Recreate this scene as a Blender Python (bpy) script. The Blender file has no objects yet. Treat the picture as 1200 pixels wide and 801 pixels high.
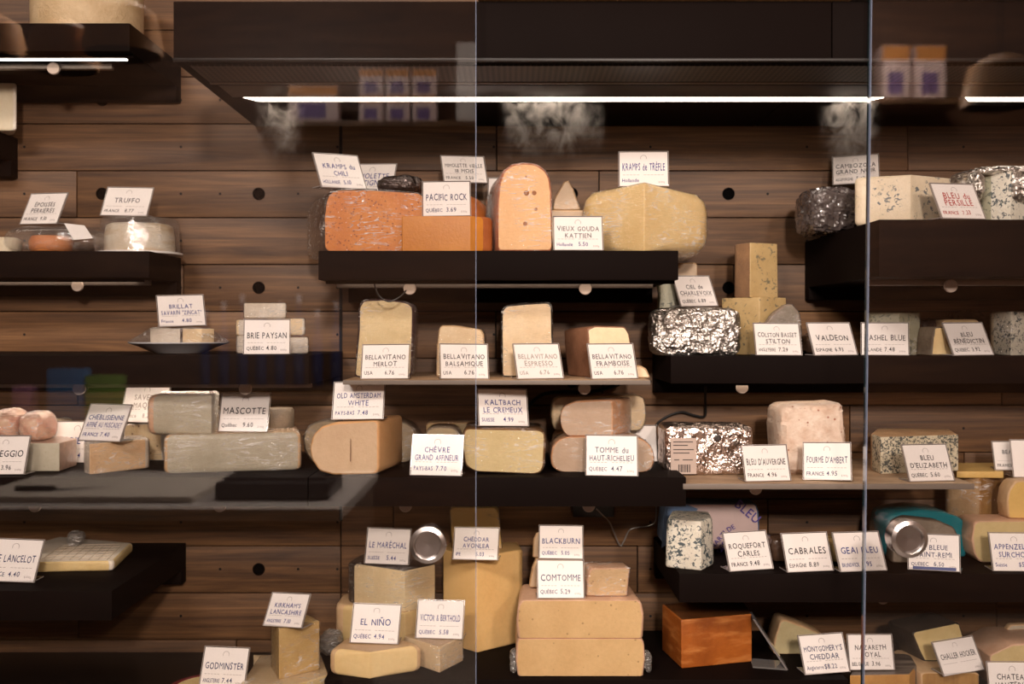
import bpy, bmesh, math, random
import numpy as np
from mathutils import Vector, Matrix, noise

random.seed(7)
SC = bpy.context.scene
COL = SC.collection
PI = math.pi

# ------------------------------------------------------------------ camera, world, light, exposure
CZ = 1.55            # camera height
F = 1200.0           # focal length in pixels of the 1200 px frame
HY = 388.0           # pixel row of the horizon
DW = 2.15            # distance of the plank wall
cam_d = bpy.data.cameras.new('camera')
cam = bpy.data.objects.new('camera', cam_d)
COL.objects.link(cam)
cam.location = (0, 0, CZ)
cam.rotation_euler = (PI / 2, 0, 0)
cam_d.sensor_width = 36
cam_d.lens = 36
cam_d.shift_y = -(400.5 - HY) / 1200.0
cam_d.clip_start = 0.02
cam_d.dof.use_dof = True
cam_d.dof.focus_distance = 1.84
cam_d.dof.aperture_fstop = 2.8
SC.camera = cam

w = bpy.data.worlds.new('shop_air')
SC.world = w
w.use_nodes = True
w.node_tree.nodes['Background'].inputs[0].default_value = (1.0, 0.86, 0.76, 1)
w.node_tree.nodes['Background'].inputs[1].default_value = 0.02

LED_HOOD = 6.0
LED_SHELF = 3.2
CEIL = 112.0
def area(name, loc, target, size, power, col):
    l = bpy.data.lights.new(name, 'AREA')
    l.shape = 'RECTANGLE'
    l.size, l.size_y = size
    l.energy = power
    l.color = col
    o = bpy.data.objects.new(name, l)
    COL.objects.link(o)
    o.location = loc
    o.rotation_euler = (Vector(target) - Vector(loc)).to_track_quat('-Z', 'Y').to_euler()
WARM = (1.0, 0.82, 0.70)
area('ceiling_lamp', (-1.2, -1.25, 3.44), (-0.8, 1.9, 1.3), (1.0, 0.5), CEIL * 0.9, (1.0, 0.86, 0.76))
area('frontal_fill', (0.25, -1.75, 2.45), (-0.3, 1.9, 1.3), (0.24, 0.24), CEIL * 0.72, (1.0, 0.84, 0.73))  # low fill added behind the camera to light the shelves frontally
area('frontal_fill', (1.15, -1.75, 2.6), (0.6, 1.9, 1.4), (0.24, 0.24), CEIL * 0.29, (1.0, 0.82, 0.70))  # second added fill, for the shelves on the right
area('ceiling_lamp', (-1.4, -1.0, 3.3), (-1.2, -1.9, 1.2), (0.9, 0.5), 42, (1.0, 0.88, 0.8))
area('ceiling_lamp', (1.5, -1.0, 3.3), (1.3, -2.2, 1.7), (0.9, 0.5), 90, WARM)

vs = SC.view_settings
vs.view_transform = 'Standard'
vs.look = 'None'
vs.gamma = 1.0
vs.use_curve_mapping = False
vs.exposure = 0.0
SC.cycles.use_denoising = True
SC.cycles.max_bounces = 8
SC.cycles.diffuse_bounces = 3
SC.cycles.glossy_bounces = 3
SC.cycles.transmission_bounces = 4
SC.cycles.transparent_max_bounces = 40
SC.cycles.volume_bounces = 0
SC.cycles.sample_clamp_indirect = 4.0
SC.cycles.caustics_reflective = False
SC.cycles.caustics_refractive = False

# ------------------------------------------------------------------ helpers: coordinates, objects
def P(px, py, d):
    return Vector(((px - 600) * d / F, d, CZ - (py - HY) * d / F))
def X(px, d):
    return (px - 600) * d / F
def Z(py, d):
    return CZ - (py - HY) * d / F
def lin(c):
    return tuple(((v / 255) / 12.92 if v / 255 <= 0.04045 else ((v / 255 + 0.055) / 1.055) ** 2.4) for v in c) + (1,)

def tag(o, label=None, cat=None, group=None, kind=None):
    if label: o['label'] = label
    if cat: o['category'] = cat
    if group: o['group'] = group
    if kind: o['kind'] = kind
    return o
def empty(name, loc, rz=0):
    o = bpy.data.objects.new(name, None)
    COL.objects.link(o)
    o.empty_display_size = 0.02
    o.location = loc
    o.rotation_euler = (0, 0, rz)
    return o
def mesh_obj(name, verts, faces, mat, parent=None, smooth=True, angle=0.6):
    """verts in world space unless the parent has a rotation; then they are local to it"""
    me = bpy.data.meshes.new(name)
    off = Vector((0, 0, 0))
    root = parent
    while root is not None and root.type != 'EMPTY' and root.parent is not None:
        root = root.parent
    if parent is not None and not parent.get('_local'):
        off = Vector(parent['_org']) if '_org' in parent else parent.location
    me.from_pydata([Vector(v) - off for v in verts], [], faces)
    me.update()
    if smooth:
        me.polygons.foreach_set('use_smooth', [True] * len(me.polygons))
        me.set_sharp_from_angle(angle=angle)
    if mat: me.materials.append(mat)
    o = bpy.data.objects.new(name, me)
    COL.objects.link(o)
    if parent is not None:
        o.parent = parent
        if parent.get('_local'): o['_local'] = 1
        else: o['_org'] = tuple(off)
    return o
def bm_obj(name, bm, mat, parent=None, smooth=True, angle=0.6):
    bmesh.ops.recalc_face_normals(bm, faces=bm.faces)
    bm.verts.ensure_lookup_table(); bm.verts.index_update()
    vs_ = [v.co.copy() for v in bm.verts]
    fs_ = [[v.index for v in f.verts] for f in bm.faces]
    bm.free()
    return mesh_obj(name, vs_, fs_, mat, parent, smooth, angle)
def top_mesh(name, verts, faces, mat, smooth=True, angle=0.6):
    """a top-level mesh whose origin sits at the middle of its base"""
    a = np.array([tuple(v) for v in verts])
    org = Vector(((a[:, 0].min() + a[:, 0].max()) / 2, (a[:, 1].min() + a[:, 1].max()) / 2, a[:, 2].min()))
    o = mesh_obj(name, [Vector(v) - org for v in verts], faces, mat, None, smooth, angle)
    o.location = org
    o['_org'] = tuple(org)
    return o
class Geo:
    def __init__(s): s.v = []; s.f = []
    def add(s, v, f):
        n = len(s.v)
        s.v += [Vector(a) for a in v]
        s.f += [[n + i for i in q] for q in f]
        return s
    def box(s, a, b, bev=0.0):
        x0, y0, z0 = [min(a[i], b[i]) for i in range(3)]
        x1, y1, z1 = [max(a[i], b[i]) for i in range(3)]
        if bev <= 0:
            return s.add([(x0, y0, z0), (x1, y0, z0), (x1, y1, z0), (x0, y1, z0), (x0, y0, z1), (x1, y0, z1), (x1, y1, z1), (x0, y1, z1)],
                         [(0, 3, 2, 1), (4, 5, 6, 7), (0, 1, 5, 4), (1, 2, 6, 5), (2, 3, 7, 6), (3, 0, 4, 7)])
        bm = bmesh.new()
        bmesh.ops.create_cube(bm, size=1)
        for v in bm.verts:
            v.co = Vector(((x0 + x1) / 2 + v.co.x * (x1 - x0), (y0 + y1) / 2 + v.co.y * (y1 - y0), (z0 + z1) / 2 + v.co.z * (z1 - z0)))
        bmesh.ops.bevel(bm, geom=list(bm.edges), offset=bev, segments=2, profile=0.6, affect='EDGES')
        bm.verts.index_update()
        s.add([v.co.copy() for v in bm.verts], [[v.index for v in f.verts] for f in bm.faces])
        bm.free()
        return s
    def tube(s, pts, r, n=10, cap=True):
        pts = [Vector(p) for p in pts]
        rings = []
        for i, p in enumerate(pts):
            t = (pts[min(i + 1, len(pts) - 1)] - pts[max(i - 1, 0)]).normalized()
            a = t.orthogonal().normalized() if i == 0 else (rings[-1][1] - t * rings[-1][1].dot(t)).normalized()
            b = t.cross(a)
            rings.append(([p + (a * math.cos(2 * PI * k / n) + b * math.sin(2 * PI * k / n)) * r for k in range(n)], a))
        v = [q for rg, _ in rings for q in rg]
        f = [(i * n + k, i * n + (k + 1) % n, (i + 1) * n + (k + 1) % n, (i + 1) * n + k) for i in range(len(pts) - 1) for k in range(n)]
        if cap:
            f += [tuple(range(n - 1, -1, -1)), tuple((len(pts) - 1) * n + k for k in range(n))]
        return s.add(v, f)
    def lathe(s, prof, c, axis='z', n=40):
        """prof: (radius, height) pairs; axis z (up) or y (towards the camera = -y)"""
        v, f = [], []
        for r, h in prof:
            for k in range(n):
                a = 2 * PI * k / n
                if axis == 'z': v.append((c[0] + r * math.cos(a), c[1] + r * math.sin(a), c[2] + h))
                else: v.append((c[0] + r * math.cos(a), c[1] - h, c[2] + r * math.sin(a)))
        for i in range(len(prof) - 1):
            for k in range(n):
                f.append((i * n + k, i * n + (k + 1) % n, (i + 1) * n + (k + 1) % n, (i + 1) * n + k))
        if prof[0][0] > 1e-6: f.append(tuple(range(n - 1, -1, -1)))
        if prof[-1][0] > 1e-6: f.append(tuple((len(prof) - 1) * n + k for k in range(n)))
        return s.add(v, f)
    def obj(s, name, mat, parent=None, smooth=True, angle=0.6):
        return mesh_obj(name, s.v, s.f, mat, parent, smooth, angle)
    def top(s, name, mat, smooth=True, angle=0.6):
        return top_mesh(name, s.v, s.f, mat, smooth, angle)

def spline(pts, n=8):
    pts = [Vector(p) for p in pts]
    out = []
    for i in range(len(pts) - 1):
        p0, p1, p2, p3 = pts[max(i - 1, 0)], pts[i], pts[i + 1], pts[min(i + 2, len(pts) - 1)]
        for k in range(n):
            t = k / n
            out.append(0.5 * ((2 * p1) + (p2 - p0) * t + (2 * p0 - 5 * p1 + 4 * p2 - p3) * t * t + (3 * p1 - p0 - 3 * p2 + p3) * t ** 3))
    out.append(pts[-1])
    return out

# ------------------------------------------------------------------ materials
MATS = {}
def nt(name):
    m = bpy.data.materials.new(name)
    m.use_nodes = True
    t = m.node_tree
    b = t.nodes['Principled BSDF']
    return m, t, b
def N(t, kind, **kw):
    n = t.nodes.new(kind)
    for k, v in kw.items():
        if k.startswith('_'): setattr(n, k[1:], v)
        else: n.inputs[k].default_value = v
    return n
def ramp(t, src, stops):
    r = t.nodes.new('ShaderNodeValToRGB')
    e = r.color_ramp.elements
    e[0].position, e[0].color = stops[0]
    e[1].position, e[1].color = stops[-1]
    for p, c in stops[1:-1]:
        k = e.new(p); k.color = c
    t.links.new(src, r.inputs[0])
    return r
def mixc(t, fac, a, b):
    m = t.nodes.new('ShaderNodeMix')
    m.data_type = 'RGBA'
    for sock, v in ((m.inputs[0], fac), (m.inputs[6], a), (m.inputs[7], b)):
        if hasattr(v, 'links') or hasattr(v, 'is_linked'): t.links.new(v, sock)
        else: sock.default_value = v
    return m.outputs[2]
BW = [(0.0, (0, 0, 0, 1)), (1.0, (1, 1, 1, 1))]

def plain(name, c, rough=0.5, metal=0.0, coat=0.0, spec=0.5, var=0.06, scale=30, bump=0.0, bscale=120):
    if name in MATS: return MATS[name]
    m, t, b = nt(name)
    tc = t.nodes.new('ShaderNodeTexCoord')
    nz = N(t, 'ShaderNodeTexNoise', Scale=scale, Detail=4)
    t.links.new(tc.outputs['Object'], nz.inputs['Vector'])
    c1 = lin(c)
    c0 = tuple(v * (1 - var * 2) for v in c1[:3]) + (1,)
    t.links.new(mixc(t, nz.outputs['Fac'], c0, tuple(min(1, v * (1 + var)) for v in c1[:3]) + (1,)), b.inputs['Base Color'])
    b.inputs['Roughness'].default_value = rough
    b.inputs['Metallic'].default_value = metal
    b.inputs['Coat Weight'].default_value = coat
    b.inputs['Specular IOR Level'].default_value = spec
    if bump:
        n2 = N(t, 'ShaderNodeTexNoise', Scale=bscale, Detail=5)
        t.links.new(tc.outputs['Object'], n2.inputs['Vector'])
        bp = N(t, 'ShaderNodeBump', Strength=bump, Distance=0.002)
        t.links.new(n2.outputs['Fac'], bp.inputs['Height'])
        t.links.new(bp.outputs['Normal'], b.inputs['Normal'])
    MATS[name] = m
    return m

def cheese(name, c, c2=None, rough=0.42, spots=None, veins=None, bump=0.25, bscale=220, scale=22, sss=0.06, holes=None, coat=0.0, streak=None):
    """spots (colour, scale, size), veins (colour, scale, threshold), holes (scale, size)"""
    if name in MATS: return MATS[name]
    m, t, b = nt(name)
    tc = t.nodes.new('ShaderNodeTexCoord')
    O = tc.outputs['Object']
    if c2 is None: c2 = tuple(v * 0.88 for v in c)
    nz = N(t, 'ShaderNodeTexNoise', Scale=scale, Detail=5, Roughness=0.6)
    t.links.new(O, nz.inputs['Vector'])
    r = ramp(t, nz.outputs['Fac'], [(0.32, lin(c2)), (0.66, lin(c))])
    nf = N(t, 'ShaderNodeTexNoise', Scale=130, Detail=5, Roughness=0.7)
    t.links.new(O, nf.inputs['Vector'])
    rf = ramp(t, nf.outputs['Fac'], [(0.36, (0.80, 0.77, 0.72, 1)), (0.6, (1, 1, 1, 1))])
    mf = t.nodes.new('ShaderNodeMix'); mf.data_type = 'RGBA'; mf.blend_type = 'MULTIPLY'; mf.inputs[0].default_value = 0.28
    t.links.new(r.outputs[0], mf.inputs[6]); t.links.new(rf.outputs[0], mf.inputs[7])
    col = mf.outputs[2]
    if streak:
        mp = N(t, 'ShaderNodeMapping'); mp.inputs['Scale'].default_value = streak[1]
        t.links.new(O, mp.inputs['Vector'])
        n4 = N(t, 'ShaderNodeTexNoise', Scale=1.0, Detail=4)
        t.links.new(mp.outputs[0], n4.inputs['Vector'])
        r4 = ramp(t, n4.outputs['Fac'], [(0.50, (0, 0, 0, 1)), (0.68, (1, 1, 1, 1))])
        col = mixc(t, r4.outputs[0], col, lin(streak[0]))
    if veins:
        n2 = N(t, 'ShaderNodeTexNoise', Scale=veins[1], Detail=3.5, Roughness=0.55, Distortion=0.9)
        t.links.new(O, n2.inputs['Vector'])
        big = N(t, 'ShaderNodeTexNoise', Scale=veins[1] * 0.22, Detail=2)
        t.links.new(O, big.inputs['Vector'])
        mm = N(t, 'ShaderNodeMath', _operation='MULTIPLY_ADD'); mm.inputs[1].default_value = 0.45
        t.links.new(big.outputs['Fac'], mm.inputs[0]); t.links.new(n2.outputs['Fac'], mm.inputs[2])
        r2 = ramp(t, mm.outputs[0], [(veins[2], (0, 0, 0, 1)), (veins[2] + 0.07, (1, 1, 1, 1))])
        col = mixc(t, r2.outputs[0], col, lin(veins[0]))
    if spots:
        vo = N(t, 'ShaderNodeTexVoronoi', Scale=spots[1])
        t.links.new(O, vo.inputs['Vector'])
        r3 = ramp(t, vo.outputs['Distance'], [(spots[2], (1, 1, 1, 1)), (spots[2] + 0.07, (0, 0, 0, 1))])
        col = mixc(t, r3.outputs[0], col, lin(spots[0]))
    t.links.new(col, b.inputs['Base Color'])
    b.inputs['Roughness'].default_value = rough
    b.inputs['Coat Weight'].default_value = coat
    b.inputs['Coat Roughness'].default_value = 0.2
    if sss:
        b.inputs['Subsurface Weight'].default_value = sss
        b.inputs['Subsurface Radius'].default_value = (0.012, 0.007, 0.004)
        b.inputs['Subsurface Scale'].default_value = 0.5
    if bump:
        n3 = N(t, 'ShaderNodeTexNoise', Scale=bscale, Detail=6, Roughness=0.65)
        t.links.new(O, n3.inputs['Vector'])
        bp = N(t, 'ShaderNodeBump', Strength=bump, Distance=0.0025)
        t.links.new(n3.outputs['Fac'], bp.inputs['Height'])
        t.links.new(bp.outputs['Normal'], b.inputs['Normal'])
    MATS[name] = m
    return m

def clear(name, tint=(255, 255, 255), refl=0.04, rough=0.02, wrinkle=0.0, haze=0.0, wscale=40, gl=1.0, fold_glint=0.8, hazec=(230, 225, 220)):
    """thin clear sheet: transparent, with a facing-dependent mirror share"""
    if name in MATS: return MATS[name]
    m = bpy.data.materials.new(name); m.use_nodes = True
    t = m.node_tree
    for n in list(t.nodes): t.nodes.remove(n)
    out = t.nodes.new('ShaderNodeOutputMaterial')
    tr = N(t, 'ShaderNodeBsdfTransparent'); tr.inputs[0].default_value = lin(tint)
    gs = N(t, 'ShaderNodeBsdfGlossy'); gs.inputs['Roughness'].default_value = rough
    gs.inputs['Color'].default_value = (gl, gl, gl, 1)
    lw = N(t, 'ShaderNodeLayerWeight'); lw.inputs[0].default_value = 0.5
    pw = N(t, 'ShaderNodeMath', _operation='POWER'); pw.inputs[1].default_value = 5.0
    t.links.new(lw.outputs['Facing'], pw.inputs[0])
    ma = N(t, 'ShaderNodeMath', _operation='MULTIPLY_ADD'); ma.inputs[1].default_value = 1 - refl; ma.inputs[2].default_value = refl
    t.links.new(pw.outputs[0], ma.inputs[0])
    mx = t.nodes.new('ShaderNodeMixShader')
    t.links.new(ma.outputs[0], mx.inputs[0]); t.links.new(tr.outputs[0], mx.inputs[1]); t.links.new(gs.outputs[0], mx.inputs[2])
    last = mx.outputs[0]
    if wrinkle:
        tc = t.nodes.new('ShaderNodeTexCoord')
        mp = N(t, 'ShaderNodeMapping'); mp.inputs['Rotation'].default_value = (0.5, 0.7, 0.4); mp.inputs['Scale'].default_value = (1, 0.35, 1.6)
        t.links.new(tc.outputs['Object'], mp.inputs[0])
        nz = N(t, 'ShaderNodeTexNoise', Scale=wscale, Detail=5, Roughness=0.6, Distortion=1.2)
        t.links.new(mp.outputs[0], nz.inputs['Vector'])
        bp = N(t, 'ShaderNodeBump', Strength=wrinkle, Distance=0.012)
        t.links.new(nz.outputs['Fac'], bp.inputs['Height'])
        t.links.new(bp.outputs[0], gs.inputs['Normal'])
        # highlights on the film folds, painted in as diffuse white streaks
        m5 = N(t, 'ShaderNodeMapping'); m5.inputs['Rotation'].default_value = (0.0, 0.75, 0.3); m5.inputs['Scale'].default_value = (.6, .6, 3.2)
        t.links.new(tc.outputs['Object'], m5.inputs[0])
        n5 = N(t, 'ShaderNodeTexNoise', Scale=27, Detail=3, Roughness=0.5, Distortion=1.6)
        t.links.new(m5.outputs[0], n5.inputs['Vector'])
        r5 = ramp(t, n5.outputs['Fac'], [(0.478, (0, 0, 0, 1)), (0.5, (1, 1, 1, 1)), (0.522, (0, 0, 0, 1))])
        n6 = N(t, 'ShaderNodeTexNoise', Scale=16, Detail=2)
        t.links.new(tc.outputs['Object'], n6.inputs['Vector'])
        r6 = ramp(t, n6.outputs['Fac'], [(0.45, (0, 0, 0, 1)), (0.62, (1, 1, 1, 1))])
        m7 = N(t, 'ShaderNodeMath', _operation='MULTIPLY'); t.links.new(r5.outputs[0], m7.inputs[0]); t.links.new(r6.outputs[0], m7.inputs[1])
        m8 = N(t, 'ShaderNodeMath', _operation='MULTIPLY'); m8.inputs[1].default_value = fold_glint; t.links.new(m7.outputs[0], m8.inputs[0])
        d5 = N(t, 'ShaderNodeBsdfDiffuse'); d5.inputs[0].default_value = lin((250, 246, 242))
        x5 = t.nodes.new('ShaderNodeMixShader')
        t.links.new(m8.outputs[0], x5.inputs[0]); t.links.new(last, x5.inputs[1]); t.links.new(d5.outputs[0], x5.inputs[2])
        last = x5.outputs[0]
    if haze:
        df = N(t, 'ShaderNodeBsdfDiffuse'); df.inputs[0].default_value = lin(hazec)
        m2 = t.nodes.new('ShaderNodeMixShader'); m2.inputs[0].default_value = haze
        t.links.new(last, m2.inputs[1]); t.links.new(df.outputs[0], m2.inputs[2])
        last = m2.outputs[0]
    t.links.new(last, out.inputs[0])
    MATS[name] = m
    return m

def glow(name, c, s):
    if name in MATS: return MATS[name]
    m, t, b = nt(name)
    b.inputs['Base Color'].default_value = (0.8, 0.8, 0.8, 1)
    b.inputs['Emission Color'].default_value = c
    b.inputs['Emission Strength'].default_value = s
    MATS[name] = m
    return m

def foil(name, c=(226, 220, 214), rough=0.32, bump=1.0, bscale=60):
    if name in MATS: return MATS[name]
    m, t, b = nt(name)
    tc = t.nodes.new('ShaderNodeTexCoord')
    b.inputs['Base Color'].default_value = lin(c)
    b.inputs['Metallic'].default_value = 1
    b.inputs['Roughness'].default_value = rough
    wob = N(t, 'ShaderNodeTexNoise', Scale=bscale * 0.8, Detail=3)
    t.links.new(tc.outputs['Object'], wob.inputs['Vector'])
    mv = N(t, 'ShaderNodeMix', _data_type='RGBA'); mv.inputs[0].default_value = 0.03
    t.links.new(tc.outputs['Object'], mv.inputs[6]); t.links.new(wob.outputs['Color'], mv.inputs[7])
    hs = []
    for k, (sc_, amp) in enumerate(((0.8, 1.0), (1.9, .5), (4.5, .2))):
        vo = N(t, 'ShaderNodeTexVoronoi', Scale=bscale * sc_, _feature='F1')
        t.links.new(mv.outputs[2], vo.inputs['Vector'])
        mu = N(t, 'ShaderNodeMath', _operation='MULTIPLY'); mu.inputs[1].default_value = amp
        t.links.new(vo.outputs['Distance'], mu.inputs[0]); hs.append(mu.outputs[0])
    ad = N(t, 'ShaderNodeMath', _operation='ADD'); t.links.new(hs[0], ad.inputs[0]); t.links.new(hs[1], ad.inputs[1])
    a2 = N(t, 'ShaderNodeMath', _operation='ADD'); t.links.new(ad.outputs[0], a2.inputs[0]); t.links.new(hs[2], a2.inputs[1])
    bp = N(t, 'ShaderNodeBump', Strength=bump, Distance=0.0045)
    t.links.new(a2.outputs[0], bp.inputs['Height'])
    t.links.new(bp.outputs['Normal'], b.inputs['Normal'])
    MATS[name] = m
    return m

def wood(name, dark, mid, light, sx=1.3, sz=26.0, rough=0.55, bump=0.12, axis='x'):
    if name in MATS: return MATS[name]
    m, t, b = nt(name)
    tc = t.nodes.new('ShaderNodeTexCoord')
    g = t.nodes.new('ShaderNodeNewGeometry')
    off = N(t, 'ShaderNodeVectorMath', _operation='ADD')
    sc_ = N(t, 'ShaderNodeVectorMath', _operation='SCALE'); sc_.inputs['Scale'].default_value = 37.0
    cmb = t.nodes.new('ShaderNodeCombineXYZ')
    for k in (0, 2): t.links.new(g.outputs['Random Per Island'], cmb.inputs[k])
    t.links.new(cmb.outputs[0], sc_.inputs[0])
    t.links.new(tc.outputs['Object'], off.inputs[0]); t.links.new(sc_.outputs[0], off.inputs[1])
    mp = N(t, 'ShaderNodeMapping'); mp.inputs['Scale'].default_value = (sx, 6, sz) if axis == 'x' else (sz, 6, sx)
    t.links.new(off.outputs[0], mp.inputs[0])
    n1 = N(t, 'ShaderNodeTexNoise', Scale=1.6, Detail=7, Roughness=0.62, Distortion=0.9)
    t.links.new(mp.outputs[0], n1.inputs['Vector'])
    mp2 = N(t, 'ShaderNodeMapping'); mp2.inputs['Scale'].default_value = (sx * 3, 20, sz * 7) if axis == 'x' else (sz * 7, 20, sx * 3)
    t.links.new(off.outputs[0], mp2.inputs[0])
    n2 = N(t, 'ShaderNodeTexNoise', Scale=1.5, Detail=4, Roughness=0.6)
    t.links.new(mp2.outputs[0], n2.inputs['Vector'])
    r = ramp(t, n1.outputs['Fac'], [(0.3, lin(dark)), (0.5, lin(mid)), (0.72, lin(light))])
    r2 = ramp(t, n2.outputs['Fac'], [(0.35, (0.62, 0.6, 0.58, 1)), (0.62, (1, 1, 1, 1))])
    mul = t.nodes.new('ShaderNodeMix'); mul.data_type = 'RGBA'; mul.blend_type = 'MULTIPLY'; mul.inputs[0].default_value = 0.8
    t.links.new(r.outputs[0], mul.inputs[6]); t.links.new(r2.outputs[0], mul.inputs[7])
    hv = N(t, 'ShaderNodeMapRange'); hv.inputs['To Min'].default_value = 0.8; hv.inputs['To Max'].default_value = 1.18
    t.links.new(g.outputs['Random Per Island'], hv.inputs[0])
    hs = t.nodes.new('ShaderNodeHueSaturation')
    t.links.new(hv.outputs[0], hs.inputs['Value']); t.links.new(mul.outputs[2], hs.inputs['Color'])
    t.links.new(hs.outputs[0], b.inputs['Base Color'])
    b.inputs['Roughness'].default_value = rough
    bp = N(t, 'ShaderNodeBump', Strength=bump, Distance=0.002)
    t.links.new(n2.outputs['Fac'], bp.inputs['Height'])
    t.links.new(bp.outputs[0], b.inputs['Normal'])
    MATS[name] = m
    return m

M_WALL = wood('walnut_planks', (74, 48, 28), (108, 75, 45), (144, 104, 66), bump=.2)
M_BLACK = plain('black_laminate', (22, 15, 13), rough=0.6, spec=0.03, var=0.1, scale=8)
M_BLACKTOP = plain('satin_black', (26, 21, 19), rough=0.35, spec=0.25, var=0.1, scale=8)
M_DARK = plain('dark_void', (10, 9, 9), rough=0.8)
M_GREY = plain('brushed_grey', (124, 114, 107), rough=0.35, metal=0.6)
M_PEG = plain('peg_end', (186, 168, 156), rough=0.6)
M_BOARD = wood('oak_board', (150, 118, 88), (182, 150, 118), (205, 176, 144), sx=3, sz=18)
M_BOARDEDGE = plain('board_edge', (120, 108, 98), rough=0.5)
M_GLASS = clear('pane_glass', tint=(252, 252, 252), refl=0.043, rough=0.0)
M_EDGE = plain('glass_edge_pale', (150, 166, 196), rough=0.12, coat=0.6)
M_TEAL = plain('glass_edge_teal', (36, 62, 70), rough=0.1, coat=0.8)
M_ACRYL = clear('clear_acrylic', tint=(236, 236, 238), refl=0.07, rough=0.04)
M_ACRED = plain('acrylic_edge', (176, 166, 160), rough=0.15, coat=0.5)
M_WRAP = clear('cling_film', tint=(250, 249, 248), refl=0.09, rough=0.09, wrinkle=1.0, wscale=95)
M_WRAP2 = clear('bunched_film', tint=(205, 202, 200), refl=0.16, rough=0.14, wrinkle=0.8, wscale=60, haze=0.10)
M_TUB = clear('clear_tub', tint=(250, 250, 251), refl=0.11, rough=0.07, haze=0.05, wrinkle=0.25, wscale=22, fold_glint=0.25)
M_PAPER = plain('card_paper', (243, 236, 232), rough=0.38, coat=0.15, var=0.015)
M_LED = glow('led_hood', (1.0, 0.86, 0.72, 1), LED_HOOD)
M_LED3 = glow('led_bright_shelf', (1.0, 0.82, 0.66, 1), 13.0)
M_LED2 = glow('led_shelf', (1.0, 0.80, 0.62, 1), LED_SHELF)
INK = {'blue': plain('ink_blue', (30, 44, 128), rough=0.5), 'navy': plain('ink_navy', (34, 42, 92), rough=0.5),
       'black': plain('ink_black', (34, 30, 40), rough=0.5), 'grey': plain('ink_grey', (84, 78, 86), rough=0.5),
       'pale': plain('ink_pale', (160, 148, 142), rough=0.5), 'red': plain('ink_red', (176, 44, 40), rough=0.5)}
M_PRINT = plain('printed_grey', (168, 158, 156), rough=0.6)

# ------------------------------------------------------------------ lettering
GLYPHS = {}
def load_glyphs(chars):
    tmp = []
    for ch in chars:
        cu = bpy.data.curves.new('glyph', 'FONT')
        cu.body = ch; cu.size = 1.0; cu.resolution_u = 2; cu.fill_mode = 'FRONT'; cu.offset = 0.0 if ch in 'MWmw&' else 0.010
        o = bpy.data.objects.new('glyph', cu)
        COL.objects.link(o); tmp.append((ch, o, cu))
    dg = bpy.context.evaluated_depsgraph_get()
    for ch, o, cu in tmp:
        me = bpy.data.meshes.new_from_object(o.evaluated_get(dg))
        v = np.array([tuple(q.co)[:2] for q in me.vertices]) if len(me.vertices) else np.zeros((0, 2))
        f = [list(p.vertices) for p in me.polygons]
        GLYPHS[ch] = (v, f)
        bpy.data.meshes.remove(me)
    for ch, o, cu in tmp:
        bpy.data.objects.remove(o); bpy.data.curves.remove(cu)
def lettering(text, height, maxw, squeeze=0.82, jitter=1.0, gap=0.11):
    """flat list of (x,y) verts and faces, centred on x=0, baseline at 0, capital height = height"""
    v, f, x = [], [], 0.0
    for ch in text:
        if ch == ' ':
            x += 0.34; continue
        g, gf = GLYPHS[ch]
        if not len(g): continue
        x0, x1 = g[:, 0].min(), g[:, 0].max()
        rot = random.uniform(-0.06, 0.06) * jitter
        sc_ = 1 + random.uniform(-0.07, 0.07) * jitter
        dy = random.uniform(-0.03, 0.03) * jitter
        n = len(v)
        for p in g:
            qx, qy = (p[0] - x0) * squeeze * sc_, p[1] * sc_
            v.append((x + qx - rot * (qy - 0.35), qy + rot * qx + dy))
        f += [[n + i for i in q] for q in gf]
        x += (x1 - x0) * squeeze * sc_ + gap
    if not v: return [], []
    wd = x - gap
    k = height / 0.73
    kx = min(k, maxw / wd)
    return [((a - wd / 2) * kx, b * k) for a, b in v], f
load_glyphs(sorted(set("ABCDEFGHIJKLMNOPQRSTUVWXYZÉÈÑÇabcdefghijklmnopqrstuvwxyzéè0123456789.,-'\"&$/°")))

# ------------------------------------------------------------------ builders: cards
def card_local(u, v, lean, roll):
    a, b = u * math.cos(roll) - v * math.sin(roll), u * math.sin(roll) + v * math.cos(roll)
    return (a, b * math.sin(lean), b * math.cos(lean))
def fit_card(quad, d, zs):
    """position, yaw, lean, roll and size of a card whose corners (tl, tr, br, bl) appear at these places"""
    q = np.array(quad, float)
    def res(p):
        x, y, z, yaw, lean, roll, w_, h_ = p
        out = []
        for (u, v), t in zip(((-.5, 1), (.5, 1), (.5, 0), (-.5, 0)), q):
            a, b, c = card_local(u * w_, v * h_, lean, roll)
            wx = x + a * math.cos(yaw) - b * math.sin(yaw)
            wy = y + a * math.sin(yaw) + b * math.cos(yaw)
            out += [600 + wx * F / wy - t[0], HY - (z + c - CZ) * F / wy - t[1]]
        out += [(y - d) / .006, yaw / .35, (lean - .38) / .18, roll / .08, (w_ - .083) / .008, (h_ - .064) / .006]
        if zs is not None: out.append((z - zs) / .0004)
        return np.array(out)
    bx, by = (q[2] + q[3]) / 2
    p = np.array([X(bx, d), d, Z(by, d) if zs is None else zs, 0, .35, 0, .083, .064])
    for _ in range(25):
        r = res(p)
        J = np.array([(res(p + np.eye(8)[k] * 1e-5) - r) / 1e-5 for k in range(8)]).T
        p = p - np.linalg.solve(J.T @ J + 1e-6 * np.eye(8), J.T @ r)
    return p
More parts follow.
